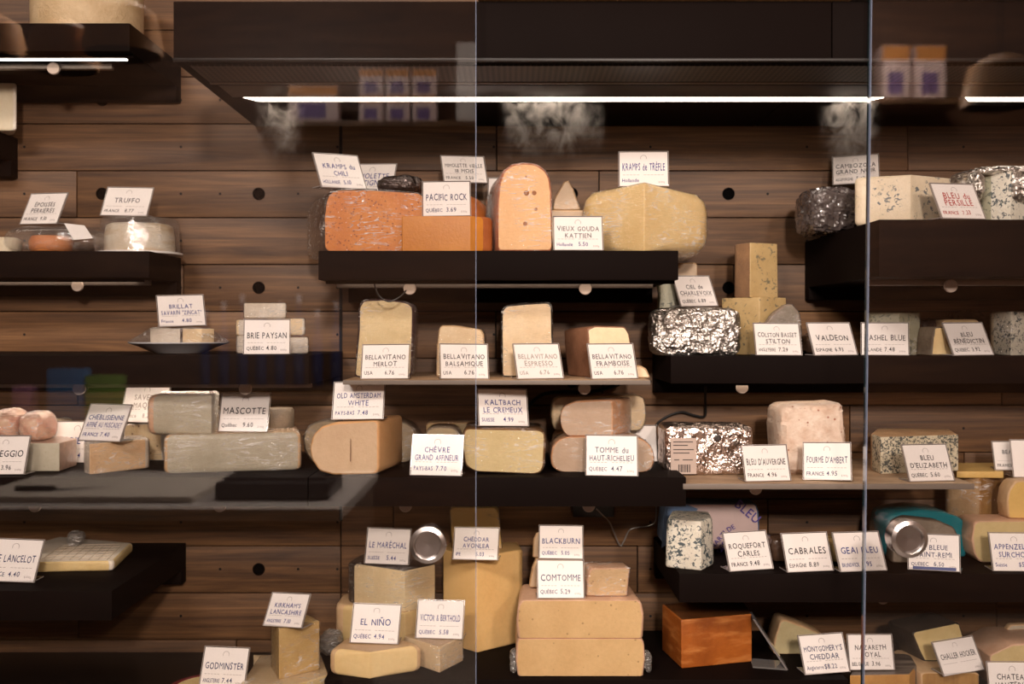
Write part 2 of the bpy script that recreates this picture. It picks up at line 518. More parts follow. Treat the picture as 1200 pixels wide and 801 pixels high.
def arc_strip(cx, cy, r, wd, a0, a1, n=14):
    v, f = [], []
    for k in range(n + 1):
        a = a0 + (a1 - a0) * k / n
        v += [(cx + (r - wd) * math.cos(a), cy + (r - wd) * math.sin(a)), (cx + r * math.cos(a), cy + r * math.sin(a))]
    f = [(2 * k, 2 * k + 1, 2 * k + 3, 2 * k + 2) for k in range(n)]
    return v, f
def price_card(label, quad, d, lines, origin, price, ink='black', ink2=None, zs=None, foot=True, size=1.0, sticker=None, group='handwritten price cards'):
    x, y, z, yaw, lean, roll, wd, h = fit_card(quad, d, zs)
    z = z + abs(math.sin(roll)) * wd / 2
    if zs is not None: z = max(z, zs + 0.0006)
    root = empty('price_card', (x, y, z), yaw)
    root['_local'] = 1
    tag(root, label, 'price card', group)
    def place(pts, lift):
        out = []
        for u, v in pts:
            a, b, c = card_local(u, v, lean, roll)
            out.append((a, b - lift * math.cos(lean), c + lift * math.sin(lean)))
        return out
    m = 0.0022
    g = Geo()
    def plate(u0, u1, v0, v1, l0, l1):
        q = [(u0, v0), (u1, v0), (u1, v1), (u0, v1)]
        g.add(place(q, l0) + place(q, l1), [(3, 2, 1, 0), (4, 5, 6, 7), (0, 1, 5, 4), (1, 2, 6, 5), (2, 3, 7, 6), (3, 0, 4, 7)])
    plate(-wd / 2 - m, wd / 2 + m, 0, h + m, -0.0024, -0.0004)
    if foot:
        fl = 0.036
        c0 = place([(-wd / 2 - m, 0), (wd / 2 + m, 0)], -0.0004)
        lo = [Vector((c[0], c[1], 0.0)) for c in c0]
        bk = [Vector((c[0], c[1] + fl, 0.0)) for c in c0]
        up = Vector((0, 0, 0.0018))
        g.add([lo[0], lo[1], bk[1], bk[0], lo[0] + up, lo[1] + up, bk[1] + up, bk[0] + up],
              [(0, 3, 2, 1), (4, 5, 6, 7), (0, 1, 5, 4), (1, 2, 6, 5), (2, 3, 7, 6), (3, 0, 4, 7)])
    g.obj('holder', M_ACRYL, root, smooth=False)
    e = Geo()
    t = 0.0009
    for (u0, u1, v0, v1) in ((-wd / 2 - m, wd / 2 + m, h + m - t, h + m), (-wd / 2 - m, -wd / 2 - m + t, 0, h + m), (wd / 2 + m - t, wd / 2 + m, 0, h + m), (-wd / 2 - m, wd / 2 + m, 0, t)):
        q = [(u0, v0), (u1, v0), (u1, v1), (u0, v1)]
        e.add(place(q, -0.0026) + place(q, 0.0006), [(3, 2, 1, 0), (4, 5, 6, 7), (0, 1, 5, 4), (1, 2, 6, 5), (2, 3, 7, 6), (3, 0, 4, 7)])
    if foot:
        for k in (0, 1):
            p0, p1 = lo[k], bk[k]
            e.add([p0, p1, p1 + up, p0 + up] + [p + Vector((.0012 * (1 if k == 0 else -1), 0, 0)) for p in (p0, p1, p1 + up, p0 + up)], [(0, 1, 2, 3), (7, 6, 5, 4), (0, 4, 5, 1), (1, 5, 6, 2), (2, 6, 7, 3), (3, 7, 4, 0)])
    e.obj('holder_edge', M_ACRED, root, smooth=False)
    pg = Geo()
    q = [(-wd / 2, 0.001), (wd / 2, 0.001), (wd / 2, h), (-wd / 2, h)]
    pg.add(place(q, -0.0003) + place(q, 0.0003), [(3, 2, 1, 0), (4, 5, 6, 7), (0, 1, 5, 4), (1, 2, 6, 5), (2, 3, 7, 6), (3, 0, 4, 7)])
    pg.obj('paper', M_PAPER, root, smooth=False)
    def write(name, items, mat, lift=0.0006):
        gg = Geo()
        for pts, f in items:
            if pts: gg.add(place(pts, lift), f)
        if gg.v: gg.obj(name, mat, root, smooth=False)
    # printed marks: the open ring at the top, two dotted rules and the unit
    pr = [] if not lines else [arc_strip(0, h * .83, h * .085, h * .012, -0.5, PI + 0.5)]
    for s in range(12 if lines else 0):
        u = -wd * .43 + s * wd * .072
        if s in (5,): continue
        pr.append(([(u, h * .325), (u + wd * .05, h * .325), (u + wd * .05, h * .337), (u, h * .337)], [(0, 1, 2, 3)]))
    tv, tf = lettering('$/100g', h * .05, wd * .16, jitter=0)
    if lines: pr.append(([(a + wd * .37, b + h * .1) for a, b in tv], tf))
    write('printed_marks', pr, M_PRINT)
    items = []
    lh = h * (.175 if len(lines) == 1 else .145) * size
    ys = [h * .46] if len(lines) == 1 else [h * .575, h * .37]
    for k, ln in enumerate(lines):
        tv, tf = lettering(ln, lh, wd * .88)
        items.append(([(a, b + ys[k]) for a, b in tv], tf))
    write('name_lettering', items, INK[ink])
    it2 = []
    if origin:
        tv, tf = lettering(origin, h * .105, wd * .38, gap=.09)
        if tv:
            mn = min(a for a, b in tv)
            it2.append(([(a - mn - wd * .45, b + h * .12) for a, b in tv], tf))
    if price:
        tv, tf = lettering(price, h * .125, wd * .3)
        it2.append(([(a + wd * .1, b + h * .12) for a, b in tv], tf))
    write('price_lettering', it2, INK[ink2 or ink])
    if sticker:
        write('sticker', [([(-wd * .42, h * .015), (wd * .44, h * .015), (wd * .44, h * .1), (-wd * .42, h * .1)], [(0, 1, 2, 3)])], sticker)
    return root

# ------------------------------------------------------------------ builders: cheeses
def round2(pts, rad, seg=4):
    """round the corners of a closed 2D polygon; rad is one number or one per corner. returns points and the source corner of each"""
    n = len(pts)
    out, src = [], []
    pts = [Vector((p[0], p[1])) for p in pts]
    for i in range(n):
        a, b, c = pts[i - 1], pts[i], pts[(i + 1) % n]
        r = rad[i] if isinstance(rad, (list, tuple)) else rad
        la, lc = (a - b).length, (c - b).length
        r1 = min(r, la * .45); r2 = min(r, lc * .45)
        if r <= 0 or min(r1, r2) < 1e-6:
            out.append(b.copy()); src.append(i); continue
        p0, p2 = b + (a - b).normalized() * r1, b + (c - b).normalized() * r2
        for k in range(seg + 1):
            t = k / seg
            out.append(p0 * (1 - t) ** 2 + b * 2 * t * (1 - t) + p2 * t * t); src.append(i)
    return out, src
def shift_out(v, f, dist):
    """the same surface pushed outward along its normals (cling film)"""
    bm = bmesh.new()
    bv = [bm.verts.new(p) for p in v]
    for q in f:
        try: bm.faces.new([bv[i] for i in q])
        except ValueError: pass
    bmesh.ops.recalc_face_normals(bm, faces=bm.faces)
    bm.normal_update()
    nv = []
    for b_, p in zip(bv, v):
        nv.append(Vector(p) + b_.normal * dist)
    nf = [[x.index for x in q.verts] for q in bm.faces] if False else f
    bm.free()
    return nv, nf
def finish(name, label, org, V, faces, tags, mats, cat='cheese', wrap=False, group=None, single=None):
    """faces tagged 'paste' and 'rind' become two parts under one Empty"""
    root = empty(name, org)
    tag(root, label, cat, group)
    for kind in ('paste', 'rind'):
        idx = [i for i, t in enumerate(tags) if t == kind]
        if not idx: continue
        used = sorted({k for i in idx for k in faces[i]})
        mp = {k: j for j, k in enumerate(used)}
        mesh_obj(kind, [V[k] for k in used], [[mp[k] for k in faces[i]] for i in idx], mats[kind], root, angle=0.7)
    if wrap:
        wv, wf = shift_out(V, faces, 0.0014)
        mesh_obj('plastic_wrap', wv, wf, wrap if not isinstance(wrap, bool) else M_WRAP, root, angle=0.9)
    return root
def prep(bfaces, V):
    bm = bmesh.new()
    bv = [bm.verts.new(p) for p in V]
    for q in bfaces: bm.faces.new([bv[i] for i in q])
    bmesh.ops.recalc_face_normals(bm, faces=bm.faces)
    bm.verts.index_update()
    out = [[v.index for v in f.verts] for f in bm.faces]
    bm.free()
    return out
def slab(name, label, outline, d, depth, mats, zbase=None, r=6, back=None, bev=0.003, paste_front=True, wrap=False, cat='cheese', group=None, backscale=1.0, jit=0.0006, shelf_bottom=True):
    """outline of the front (cut) face in photo pixels at distance d (or (px,d,px,d) for a turned face), given a real thickness"""
    def dd(px):
        if isinstance(d, tuple): return d[1] + (d[3] - d[1]) * (px - d[0]) / (d[2] - d[0])
        return d
    pts, _ = round2(outline, r)
    W = [P(p.x, p.y, dd(p.x)) for p in pts]
    zmin = min(p.z for p in W)
    if zbase is not None:
        zmax = max(p.z for p in W)
        for p in W:                                  # set the foot of the outline on what carries it
            p.z = zmax - (zmax - p.z) * (zmax - zbase) / (zmax - zmin)
    n = len(W)
    c = sum(W, Vector()) / n
    if back is None:
        t = (P(610, 0, dd(610)) - P(590, 0, dd(590))); t.z = 0; t.normalize()
        bk = Vector((-t.y, t.x, 0)) * depth
    else:
        bk = Vector((back[0], back[1], 0))
    u = bk.normalized()
    L = bk.length
    V, F_ = [], []
    zb = min(p.z for p in W)
    def ring(s, ins, k):
        for p in W:
            q = c + (p - c) * k
            if k != 1: q.z = zb + (q.z - (c + (Vector((0, 0, zb)) - Vector((0, 0, c.z))) * k).z)
            dirn = (c - p); dirn = dirn - u * dirn.dot(u)
            q = q + dirn.normalized() * ins + u * s
            q.z = max(q.z, zb)
            V.append(q + Vector((random.uniform(-jit, jit), random.uniform(-jit, jit), 0)))
    prof = [(0, bev, 1), (bev * .35, bev * .35, 1), (bev, 0, 1), (L * .5, 0, (1 + backscale) / 2), (L - bev * 2, 0, backscale), (L - bev, bev * .5, backscale), (L, bev * 2, backscale)]
    for s, i_, k in prof: ring(s, i_, k)
    tags = []
    F_.append(list(range(n))); tags.append('paste' if paste_front else 'rind')
    for a in range(len(prof) - 1):
        for k in range(n):
            F_.append([a * n + k, a * n + (k + 1) % n, (a + 1) * n + (k + 1) % n, (a + 1) * n + k]); tags.append('rind')
    F_.append([(len(prof) - 1) * n + k for k in range(n)][::-1]); tags.append('rind')
    F2 = prep(F_, V)
    org = (c.x + bk.x / 2, c.y + bk.y / 2, zb)
    return finish(name, label, org, V, F2, tags, mats, cat, wrap, group)
def wedge(name, label, foot, z0, z1, mats, paste=(), rr=0.012, bev=0.0018, top='rind', wrap=False, cat='cheese', group=None, taper=1.0, rxy=0.02, tilt=(0, 0), seg=4):
    """upright prism over a footprint [(px, distance, rind?)]; corners marked 1 are rounded like the rim of a wheel;
    paste lists the sides (corner i to i+1) that are cut faces"""
    pts = [(X(p[0], p[1]), p[1]) for p in foot]
    rad = [rxy if p[2] else 0.0015 for p in foot]
    R2, src = round2(pts, rad, seg)
    n = len(R2)
    c = Vector((sum(p.x for p in R2) / n, sum(p.y for p in R2) / n))
    flags = [foot[s][2] for s in src]
    cnt = [src.count(i) for i in range(len(foot))]
    angs = [0, 30, 60, 90]
    V, F_, tags = [], [], []
    rings = [('b', a) for a in angs] + [('t', a) for a in reversed(angs)]
    H = z1 - z0
    def rim(i): return min(rr, H * .49) if flags[i] else bev
    for side, a in rings:
        t = math.radians(a)
        for i, p in enumerate(R2):
            r_ = rim(i)
            ins = r_ * (1 - math.sin(t)); dz = r_ * (1 - math.cos(t))
            q = p + (c - p).normalized() * min(ins, (c - p).length * .8)
            z = z0 + dz if side == 'b' else z1 - dz
            k = 1 + (taper - 1) * (z - z0) / H
            q = c + (q - c) * k
            if side == 't': z += (q.x - c.x) * tilt[0] + (q.y - c.y) * tilt[1]
            V.append(Vector((q.x, q.y, z)))
    edge_tag = []
    for i in range(n):
        j = (i + 1) % n
        if src[i] == src[j]:
            e = src[i]
            e = 'rind' if foot[e][2] else ('paste' if (e in paste or (e - 1) % len(foot) in paste) else 'rind')
        else:
            e = 'paste' if src[i] in paste else 'rind'
        edge_tag.append(e)
    F_.append(list(range(n))[::-1]); tags.append('rind')
    for a in range(len(rings) - 1):
        for i in range(n):
            F_.append([a * n + i, a * n + (i + 1) % n, (a + 1) * n + (i + 1) % n, (a + 1) * n + i]); tags.append(edge_tag[i])
    F_.append([(len(rings) - 1) * n + i for i in range(n)]); tags.append(top)
    F2 = prep(F_, V)
    return finish(name, label, (c.x, c.y, z0), V, F2, tags, mats, cat, wrap, group)
def crumple_geo(x0, x1, y0, y1, d0, d1, z0=None, amp=0.006, freq=28, seg=16, power=5.0, flat_base=True, ridge=True, taper=1.0, seed=0.0, yaw=0.0):
    """lumpy wrapped block whose outline fills the given photo rectangle at its front distance d0"""
    xa, xb = X(x0, d0), X(x1, d0)
    zt = Z(y0, d0)
    zb = Z(y1, d0) if z0 is None else z0
    c = Vector(((xa + xb) / 2, (d0 + d1) / 2, (zt + zb) / 2))
    hx, hy, hz = (xb - xa) / 2, (d1 - d0) / 2, (zt - zb) / 2
    bm = bmesh.new()
    bmesh.ops.create_cube(bm, size=2)
    bmesh.ops.subdivide_edges(bm, edges=list(bm.edges), cuts=seg - 1, use_grid_fill=True)
    for v in bm.verts:
        p = v.co
        l = (abs(p.x) ** power + abs(p.y) ** power + abs(p.z) ** power) ** (1 / power)
        q = Vector((p.x / l, p.y / l, p.z / l))
        k = 1 + (taper - 1) * (q.z + 1) / 2
        w_ = Vector((q.x * hx * k, q.y * hy * k, q.z * hz))
        nn = Vector((q.x / hx, q.y / hy, q.z / hz)).normalized()
        s = (w_ + c + Vector((seed, seed, seed))) * freq
        nv = noise.fractal(s, 0.8, 2.2, 4)
        if ridge: nv = 0.5 - abs(nv) * 1.4
        w_ = w_ + nn * nv * amp
        if yaw: w_ = Matrix.Rotation(yaw, 3, 'Z') @ w_
        v.co = w_ + c
        if flat_base: v.co.z = max(v.co.z, zb)
    bm.verts.index_update()
    g = Geo()
    g.add([v.co.copy() for v in bm.verts], [[v.index for v in f.verts] for f in bm.faces])
    bm.free()
    return g
def crumple(name, label, box, mat, cat='cheese', group=None, smooth=True, angle=0.5, **kw):
    g = crumple_geo(*box, **kw)
    return tag(g.top(name, mat, smooth=smooth, angle=angle), label, cat, group)
# ------------------------------------------------------------------ the setting
def struct(o): o['kind'] = 'structure'; return o
RX, RYF, RH = 3.2, -2.4, 3.5
struct(Geo().box((-RX, RYF, -0.1), (RX, DW + .1, 0)).top('floor', plain('shop_floor', (120, 110, 102), rough=0.5)))
struct(Geo().box((-RX, RYF, RH), (RX, DW + .1, RH + .1)).top('ceiling', plain('shop_ceiling', (150, 140, 132), rough=0.8)))
struct(Geo().box((-RX - .1, RYF, 0), (-RX, DW + .1, RH)).top('wall_left', plain('shop_side', (140, 122, 108), rough=0.8)))
struct(Geo().box((RX, RYF, 0), (RX + .1, DW + .1, RH)).top('wall_right', plain('shop_side', (140, 122, 108), rough=0.8)))
struct(Geo().box((-RX, RYF - .1, 0), (RX, RYF, RH)).top('wall_front', wood('shop_front_planks', (70, 46, 32), (104, 70, 48), (128, 90, 62), sx=1, sz=9)))

# plank wall behind the shelves
wall = Geo()
wall.box((-RX, DW + .014, 0), (RX, DW + .1, RH))
back = struct(wall.top('wall_back', plain('wall_backing', (26, 20, 17), rough=0.9)))
PITCH = 54.93
joints = {-2: [150, 470], -1: [90 + 340, 880], 0: [582, 1064], 1: [90, 702], 2: [400, 960], 3: [215, 860], 4: [581, 1110], 5: [91, 706, 1174],
          6: [310, 996], 7: [530, 1130], 8: [461, 900], 9: [747, 1080], 10: [92, 640, 1168], 11: [277, 820], 12: [90, 560, 1000]}
pl = Geo()
for k in range(-9, 22):
    za, zb = Z(145 + PITCH * k, DW), Z(145 + PITCH * (k + 1), DW)
    js = [X(j, DW) for j in joints.get(k, [])]
    if k not in joints:
        js = [random.uniform(-1, -.2), random.uniform(.1, 1.0)]
    if 0 <= k <= 10: js.append(X(399.5, DW))
    xs = [-RX] + [-RX + .9 + random.uniform(0, .5), ] + sorted(js) + [RX - 1 + random.uniform(-.4, .4), RX]
    xs = sorted(xs)
    for a, b in zip(xs[:-1], xs[1:]):
        if b - a < .02: continue
        gx = .0012
        pl.box((a + gx, DW, zb + .0011), (b - gx, DW + .014, za - .0011), bev=.0012)
pl.obj('planks', M_WALL, back, angle=0.5)
post = Geo().box((X(397.6, DW), DW - .0015, Z(610, DW)), (X(401.2, DW), DW + .004, Z(140, DW))).obj('joint_strip', M_DARK, back)
dots = Geo()
for row in range(-1, 7):
    py = 227 + 109.86 * row
    for k in range(-3, 8):
        base = 120 + 183.4 * k
        for o in (46, 92, 138):
            dots.lathe([(.0028, 0), (.0028, .0006), (.0, .0006)], (X(base + o, DW), DW, Z(py, DW)), 'y', n=8)
        dots.lathe([(.0028, 0), (.0028, .0006), (.0, .0006)], (X(base + 92, DW), DW, Z(py + PITCH, DW)), 'y', n=8)
so = dots.obj('screw_hole', M_DARK, back)
so['kind'] = 'stuff'
for row in range(-1, 7):
    py = 227 + 109.86 * row
    for k in range(-1, 6):
        c = (X(120 + 183.4 * k, DW), DW, Z(py, DW))
        if k in (2,) and row in (1, 2): continue
        Geo().lathe([(.0128, 0), (.0128, .003), (.0105, .003), (.0098, .0005), (0, .0005)], c, 'y', n=24).obj('hole_plug', plain('black_plug', (9, 8, 8), rough=.9, spec=.05), back)

# case: plinth deck below the shelves
deck_z = 0.88
deck = Geo().box((-RX + .05, 1.57, 0), (RX - .05, DW - .006, deck_z), bev=.004)
o = deck.top('case_base', M_BLACKTOP)
tag(o, 'long black base cabinet of the display case under the bottom cheeses', 'cabinet')

# ------------------------------------------------------------------ shelves
def shelf(label, xl, xr, df, top_py, thick=0.051, wl=None, wr=None, led=None, rail=None, pegs=(), plate=True, board=False, plate_drop=0.03, seams=(), ledback=.06, group='wall shelves', name='shelf', cat='shelf'):
    """xl, xr: pixel ends of the front face at distance df; top_py the pixel row of its upper front edge"""
    a, b = X(xl, df), X(xr, df)
    zt = Z(top_py, df)
    zb = zt - thick
    yb = DW - .0005
    root = empty(name, ((a + b) / 2, yb, zb))
    tag(root, label, cat, group)
    if board:
        Geo().box((a, df, zb), (b, yb, zt), bev=.0015).obj('board', M_BOARD, root)
        Geo().box((a, df - .004, zb - .001), (b, df, zt - .0005), bev=.0008).obj('front_edge', M_BOARDEDGE, root)
    else:
        xs = [a] + [X(s, df) for s in seams] + [b]
        for p, q in zip(xs[:-1], xs[1:]):
            Geo().box((p + (.0008 if p != a else 0), df, zb), (q - (.0008 if q != b else 0), yb, zt), bev=.0014).obj('box_board', M_BLACK, root)
    if plate:
        Geo().box((a, yb - .03, zb - plate_drop), (b, yb, zb + .001), bev=.001).obj('wall_plate', M_BLACK, root)
    if led:
        y0 = df + ledback
        Geo().box((X(led[0], df) - .01, y0 - .012, zb - .006), (min(b - .002, X(led[1], df) + .03), y0 - .009, zb)).obj('led_baffle', M_BLACK, root)
        Geo().box((X(led[0], df), y0, zb - .0025), (X(led[1], df), y0 + .022, zb)).obj('led_strip', M_LED2 if led[2:] == () else led[2], root, smooth=False)
    if rail:
        Geo().box((X(rail[0], df + .09), df + .086, zb - .0105), (X(rail[1], df + .09), df + .098, zb), bev=.001).obj('support_rail', M_GREY, root)
    for (px, py) in pegs:
        de = df + .074
        c = (X(px, de), de, zb - .0118)
        Geo().lathe([(.006, -.03), (.006, -.007), (0, -.007)], c, 'y', n=16).obj('peg_rod', M_BLACK, root)
        Geo().lathe([(.0105, -.007), (.0115, -.006), (.0115, -.001), (.0105, 0), (0, 0)], c, 'y', n=28).obj('support_peg', M_PEG, root)
    return zt
zSA = shelf('black floating shelf in the middle carrying the orange and yellow half wheels', 373, 795, 1.79, 293.5, led=(385, 785), ledback=.04, rail=(395, 765), pegs=[(480, 334), (686, 335)])
zS1 = shelf('black shelf at the upper left corner with a lit strip underneath', -260, 152, 1.86, 27, led=(-230, 136, M_LED), ledback=.035, rail=(-200, 132), pegs=[(62, 78)])
zS2 = shelf('short black shelf carrying two clear plastic tubs at the left', -260, 175, 1.96, 294, led=(-240, 140), rail=(-200, 176), pegs=[(90, 334)])
zS0 = shelf('small black shelf end at the far left edge below the lit shelf', -260, -16, 2.02, 148, thick=.05, plate_drop=.034)
zS3 = shelf('long black shelf carrying the foil-rimmed plate and small stacked white wedges', -260, 362, 1.79, 416, led=(-240, 352, M_LED3), ledback=.16, rail=(-200, 365), pegs=[(92, 453), (287, 452)])
zSB = shelf('thin oak board carrying four tall pale slabs under the middle shelf', 402, 762, 1.79, 445, thick=.007, board=True, plate=False, pegs=[(685, 459)])
zSC = shelf('black shelf at right carrying the foil block and the tall veined blocks', 786, 1420, 1.90, 417, led=(800, 1400), pegs=[(870, 455)])
zSD = shelf('thick black shelf at the upper right with a polished front', 1030, 1500, 1.715, 257, thick=.096, rail=(1016, 1440), plate_drop=.026, pegs=[(1115, 334)])
zSE = shelf('long black shelf across the middle carrying the biggest row of cheeses', -260, 804, 1.79, 559, led=(-240, 790), ledback=.11, seams=[361], pegs=[(40, 597), (257, 596), (475, 595), (690, 597)])
zSF = shelf('thin oak board at right carrying the printed foil box and the pink crusted drum', 800, 1141, 1.79, 566, thick=.009, board=True, plate=False, pegs=[(886, 581)])
zSG = shelf('black shelf at lower right carrying the white and blue drum and paper parcel', 796, 1420, 1.82, 672, pegs=[(1035, 712)])
zSH = shelf('black shelf end at lower left carrying one flat white wedge', -260, 131, 1.75, 692)
zSI = shelf('low black step at the bottom carrying the stacked pale blocks', 380, 994, 1.845, 796, thick=Z(796, 1.845) - deck_z - .0005, plate=False, name='plinth_step', group=None)

# ------------------------------------------------------------------ cooling hood
hood = empty('cooling_hood', (0.2, DW - .001, 1.98))
tag(hood, 'long black cooling hood across the top with a bright light strip underneath', 'cooling hood')
hz = 1.98
xl = X(203, 1.63)
xr = 1.9
Geo().box((xl, 1.63, hz), (X(975, 1.63) - .0008, DW - .001, 2.075), bev=.0015).obj('housing', M_BLACK, hood)
Geo().box((X(975, 1.63) + .0008, 1.63, hz), (xr, DW - .001, 2.075), bev=.0015).obj('housing', M_BLACK, hood)
Geo().box((xl, 1.626, hz - .001), (xr, 1.632, hz + .004), bev=.0008).obj('lip', M_BLACKTOP, hood)
gm, gt, gb = nt('grille_mesh')
tc = gt.nodes.new('ShaderNodeTexCoord')
mpg = N(gt, 'ShaderNodeMapping'); mpg.inputs['Rotation'].default_value = (0, 0, PI / 4); mpg.inputs['Scale'].default_value = (1, 1, 0)
gt.links.new(tc.outputs['Object'], mpg.inputs[0])
ck = N(gt, 'ShaderNodeTexChecker', Scale=150.0); ck.inputs[1].default_value = lin((70, 62, 58)); ck.inputs[2].default_value = lin((5, 5, 5))
gt.links.new(mpg.outputs[0], ck.inputs['Vector']); gt.links.new(ck.outputs[0], gb.inputs['Base Color'])
gb.inputs['Roughness'].default_value = .5
Geo().box((xl + .02, 1.65, hz - .003), (xr, 1.755, hz + .001)).obj('air_grille', gm, hood)
Geo().box((xl + .02, 1.757, hz - .005), (xr, 1.764, hz), bev=.0008).obj('grille_rail', M_GREY, hood)
Geo().box((xl + .03, 1.775, hz - .004), (xr, 1.866, hz), bev=.001).obj('light_cover', plain('slate_metal', (66, 66, 70), rough=.35, metal=.5), hood)
def strip(a, b, y0, y1, z, skew):
    g = Geo()
    v = [(X(a, y0), y0, z), (X(b, y0), y0, z), (X(b, y0) + skew[1], y1, z), (X(a, y0) + skew[0], y1, z)]
    g.add([Vector(p) for p in v] + [Vector(p) + Vector((0, 0, .003)) for p in v], [(0, 1, 2, 3), (7, 6, 5, 4), (0, 4, 5, 1), (1, 5, 6, 2), (2, 6, 7, 3), (3, 7, 4, 0)])
    return g
strip(285, 1036, 1.872, 1.902, hz - .0035, (.02, -.02)).obj('light_tube', M_LED, hood, smooth=False)
strip(1131, 1500, 1.872, 1.902, hz - .0035, (.02, -.02)).obj('light_tube', M_LED, hood, smooth=False)
trim = Geo().box((X(560, 1.62), 1.62, 2.0755), (X(1000, 1.62), 1.70, 2.16), bev=.002).top('wooden_beam', wood('beam_wood', (120, 88, 58), (158, 122, 84), (180, 142, 100), sx=2, sz=16))
tag(trim, 'light wooden beam lying on top of the black cooling hood', 'beam')
t2 = Geo().box((X(1000, 1.62) + .001, 1.62, 2.0755), (1.9, 1.70, 2.16), bev=.002).top('steel_beam', M_GREY)
tag(t2, 'grey metal beam on top of the hood at the right end', 'beam')

# ------------------------------------------------------------------ sliding glass panes with finger pulls
def pane(label, xa, xb, y, tilt, edge_x, hx, hy, edge_mats, thick, proud):
    z0, z1 = deck_z + .001, 2.3
    g = Geo().box((xa, y, z0), (xb, y + thick, z1))
    ct = Vector((edge_x, y, (Z(400, y))))
    for v in g.v: v.x += (v.z - ct.z) * tilt
    o = g.top('glass_pane', M_GLASS, smooth=False)
    tag(o, label, 'glass pane', 'sliding glass panes')
    e = Geo()
    s = .0006 if edge_x == xb else -.0006
    for k, (y0, y1, m) in enumerate(edge_mats):
        e = Geo().box((edge_x, y + y0, z0), (edge_x + s, y + y1, z1))
        for v in e.v: v.x += (v.z - ct.z) * tilt
        e.obj('polished_edge', m, o, smooth=False)
    c = P(hx, hy, y)
    prof = [(.0285, 0), (.029, proud - .006), (.0285, proud - .002), (.0225, proud), (.0205, proud - .001), (.019, proud - .006), (.0, proud - .007)]
    k = Geo().lathe(prof, (c.x, y, c.z), 'y', n=48).obj('finger_pull', plain('turned_steel', (196, 190, 188), rough=.25, metal=1.0, var=.02), o)
    return o
pane('clear sliding glass pane covering the left half, thin pale edge beside the middle gap', -2.4, X(557.5, 1.60), 1.60, 0.0, X(557.5, 1.60), 501.8, 637, [(.0, .006, M_EDGE)], .006, .012)
pane('clear sliding glass pane covering the right end, teal edge', X(1017.5, 1.606), 2.4, 1.606, 0.0112, X(1017.5, 1.606), 1058, 627.5, [(0, .0085, M_EDGE), (.0085, .016, M_TEAL)], .016, .030)
# ------------------------------------------------------------------ cheese materials
def MM(p, r): return {'paste': p, 'rind': r}
c_cream = cheese('paste_cream', (244, 220, 182), (236, 206, 162))
c_pale = cheese('paste_pale', (232, 220, 194), (222, 207, 178))
c_grey = cheese('paste_grey_green', (196, 188, 168), (184, 175, 154), spots=((160, 150, 130), 90, .05))
c_butter = cheese('paste_butter', (244, 216, 160), (236, 202, 142), scale=14)
c_yellow = cheese('paste_yellow', (226, 190, 118), (214, 176, 104), scale=14)
c_holed = cheese('paste_small_holes', (218, 182, 130), (206, 168, 116), scale=12, spots=((172, 138, 92), 58, .075))
c_tan = cheese('paste_tan', (206, 180, 148), (196, 168, 136), scale=10)
c_orange = cheese('paste_orange', (228, 144, 58), (212, 120, 42), scale=12, spots=((128, 62, 28), 150, .17))
c_amber = cheese('paste_amber', (206, 134, 44), (188, 114, 32), scale=10)
c_gouda = cheese('paste_gouda', (246, 196, 136), (240, 184, 122), scale=9)
c_dkorange = cheese('rind_orange', (176, 100, 50), (150, 80, 38), scale=20, bump=.4)
c_cheddar = cheese('waxed_cheddar', (178, 98, 36), (146, 76, 26), scale=14, streak=((198, 124, 62), (14, 14, 60)), bump=.35, bscale=120)
c_blue = cheese('paste_blue', (236, 220, 194), (222, 204, 174), veins=((110, 116, 118), 120, .845), scale=18, bump=.4)
c_bluet = cheese('paste_blue_tan', (206, 178, 128), (188, 158, 108), veins=((122, 114, 92), 120, .825), scale=18, bump=.4)
c_bluew = cheese('paste_blue_white', (232, 228, 214), (218, 212, 196), veins=((76, 88, 92), 150, .75), scale=18, bump=.5)
c_bluedk = cheese('paste_blue_dense', (226, 216, 190), (206, 194, 164), veins=((84, 88, 84), 210, .72), scale=18, bump=.6)
c_bluegr = cheese('paste_blue_green', (186, 184, 160), (170, 168, 144), veins=((110, 116, 104), 130, .80), scale=16, bump=.4)
r_tan = cheese('rind_tan', (220, 186, 146), (204, 166, 124), bump=.4, sss=.03)
r_pink = cheese('rind_pink', (228, 188, 158), (208, 162, 130), bump=.4, sss=.03)
r_brown = cheese('rind_brown', (150, 106, 80), (120, 82, 60), bump=.6, sss=0)
r_purple = cheese('rind_purple', (86, 58, 66), (66, 44, 50), bump=.5, sss=0)
r_dark = cheese('rind_dark', (66, 54, 46), (44, 36, 32), bump=.7, sss=0)
r_grey = cheese('rind_grey', (150, 136, 118), (112, 98, 84), bump=.8, sss=0)
r_crust = cheese('rind_pink_crust', (244, 224, 206), (220, 188, 164), bump=1.0, bscale=90, sss=.02, scale=40, spots=((176, 120, 98), 75, .12))
r_bluetan = cheese('rind_blue_tan', (176, 136, 100), (140, 108, 84), veins=((104, 90, 84), 60, .86), bump=.7, sss=0)
r_white = cheese('rind_white', (236, 226, 212), (216, 200, 180), bump=.6, sss=.03)
r_wheel = cheese('rind_wheel', (226, 200, 160), (202, 172, 130), bump=1.0, bscale=140, sss=0)
r_wax = plain('red_wax', (112, 34, 44), rough=.3, coat=.3)
M_FOIL = foil('crinkled_foil')
M_FOILW = foil('printed_foil', c=(226, 206, 196), rough=.28, bscale=45)
M_DKWRAP = plain('dark_wrap', (56, 46, 44), rough=.22, coat=.9, bump=1.0, bscale=60, var=.3)
M_DKFOIL = foil('dark_foil', c=(92, 84, 82), rough=.25, bscale=55)
M_TEALW = plain('teal_wax', (24, 122, 134), rough=.25, coat=.5, bump=.6, bscale=80)
M_LABEL = plain('white_label', (236, 230, 226), rough=.5)

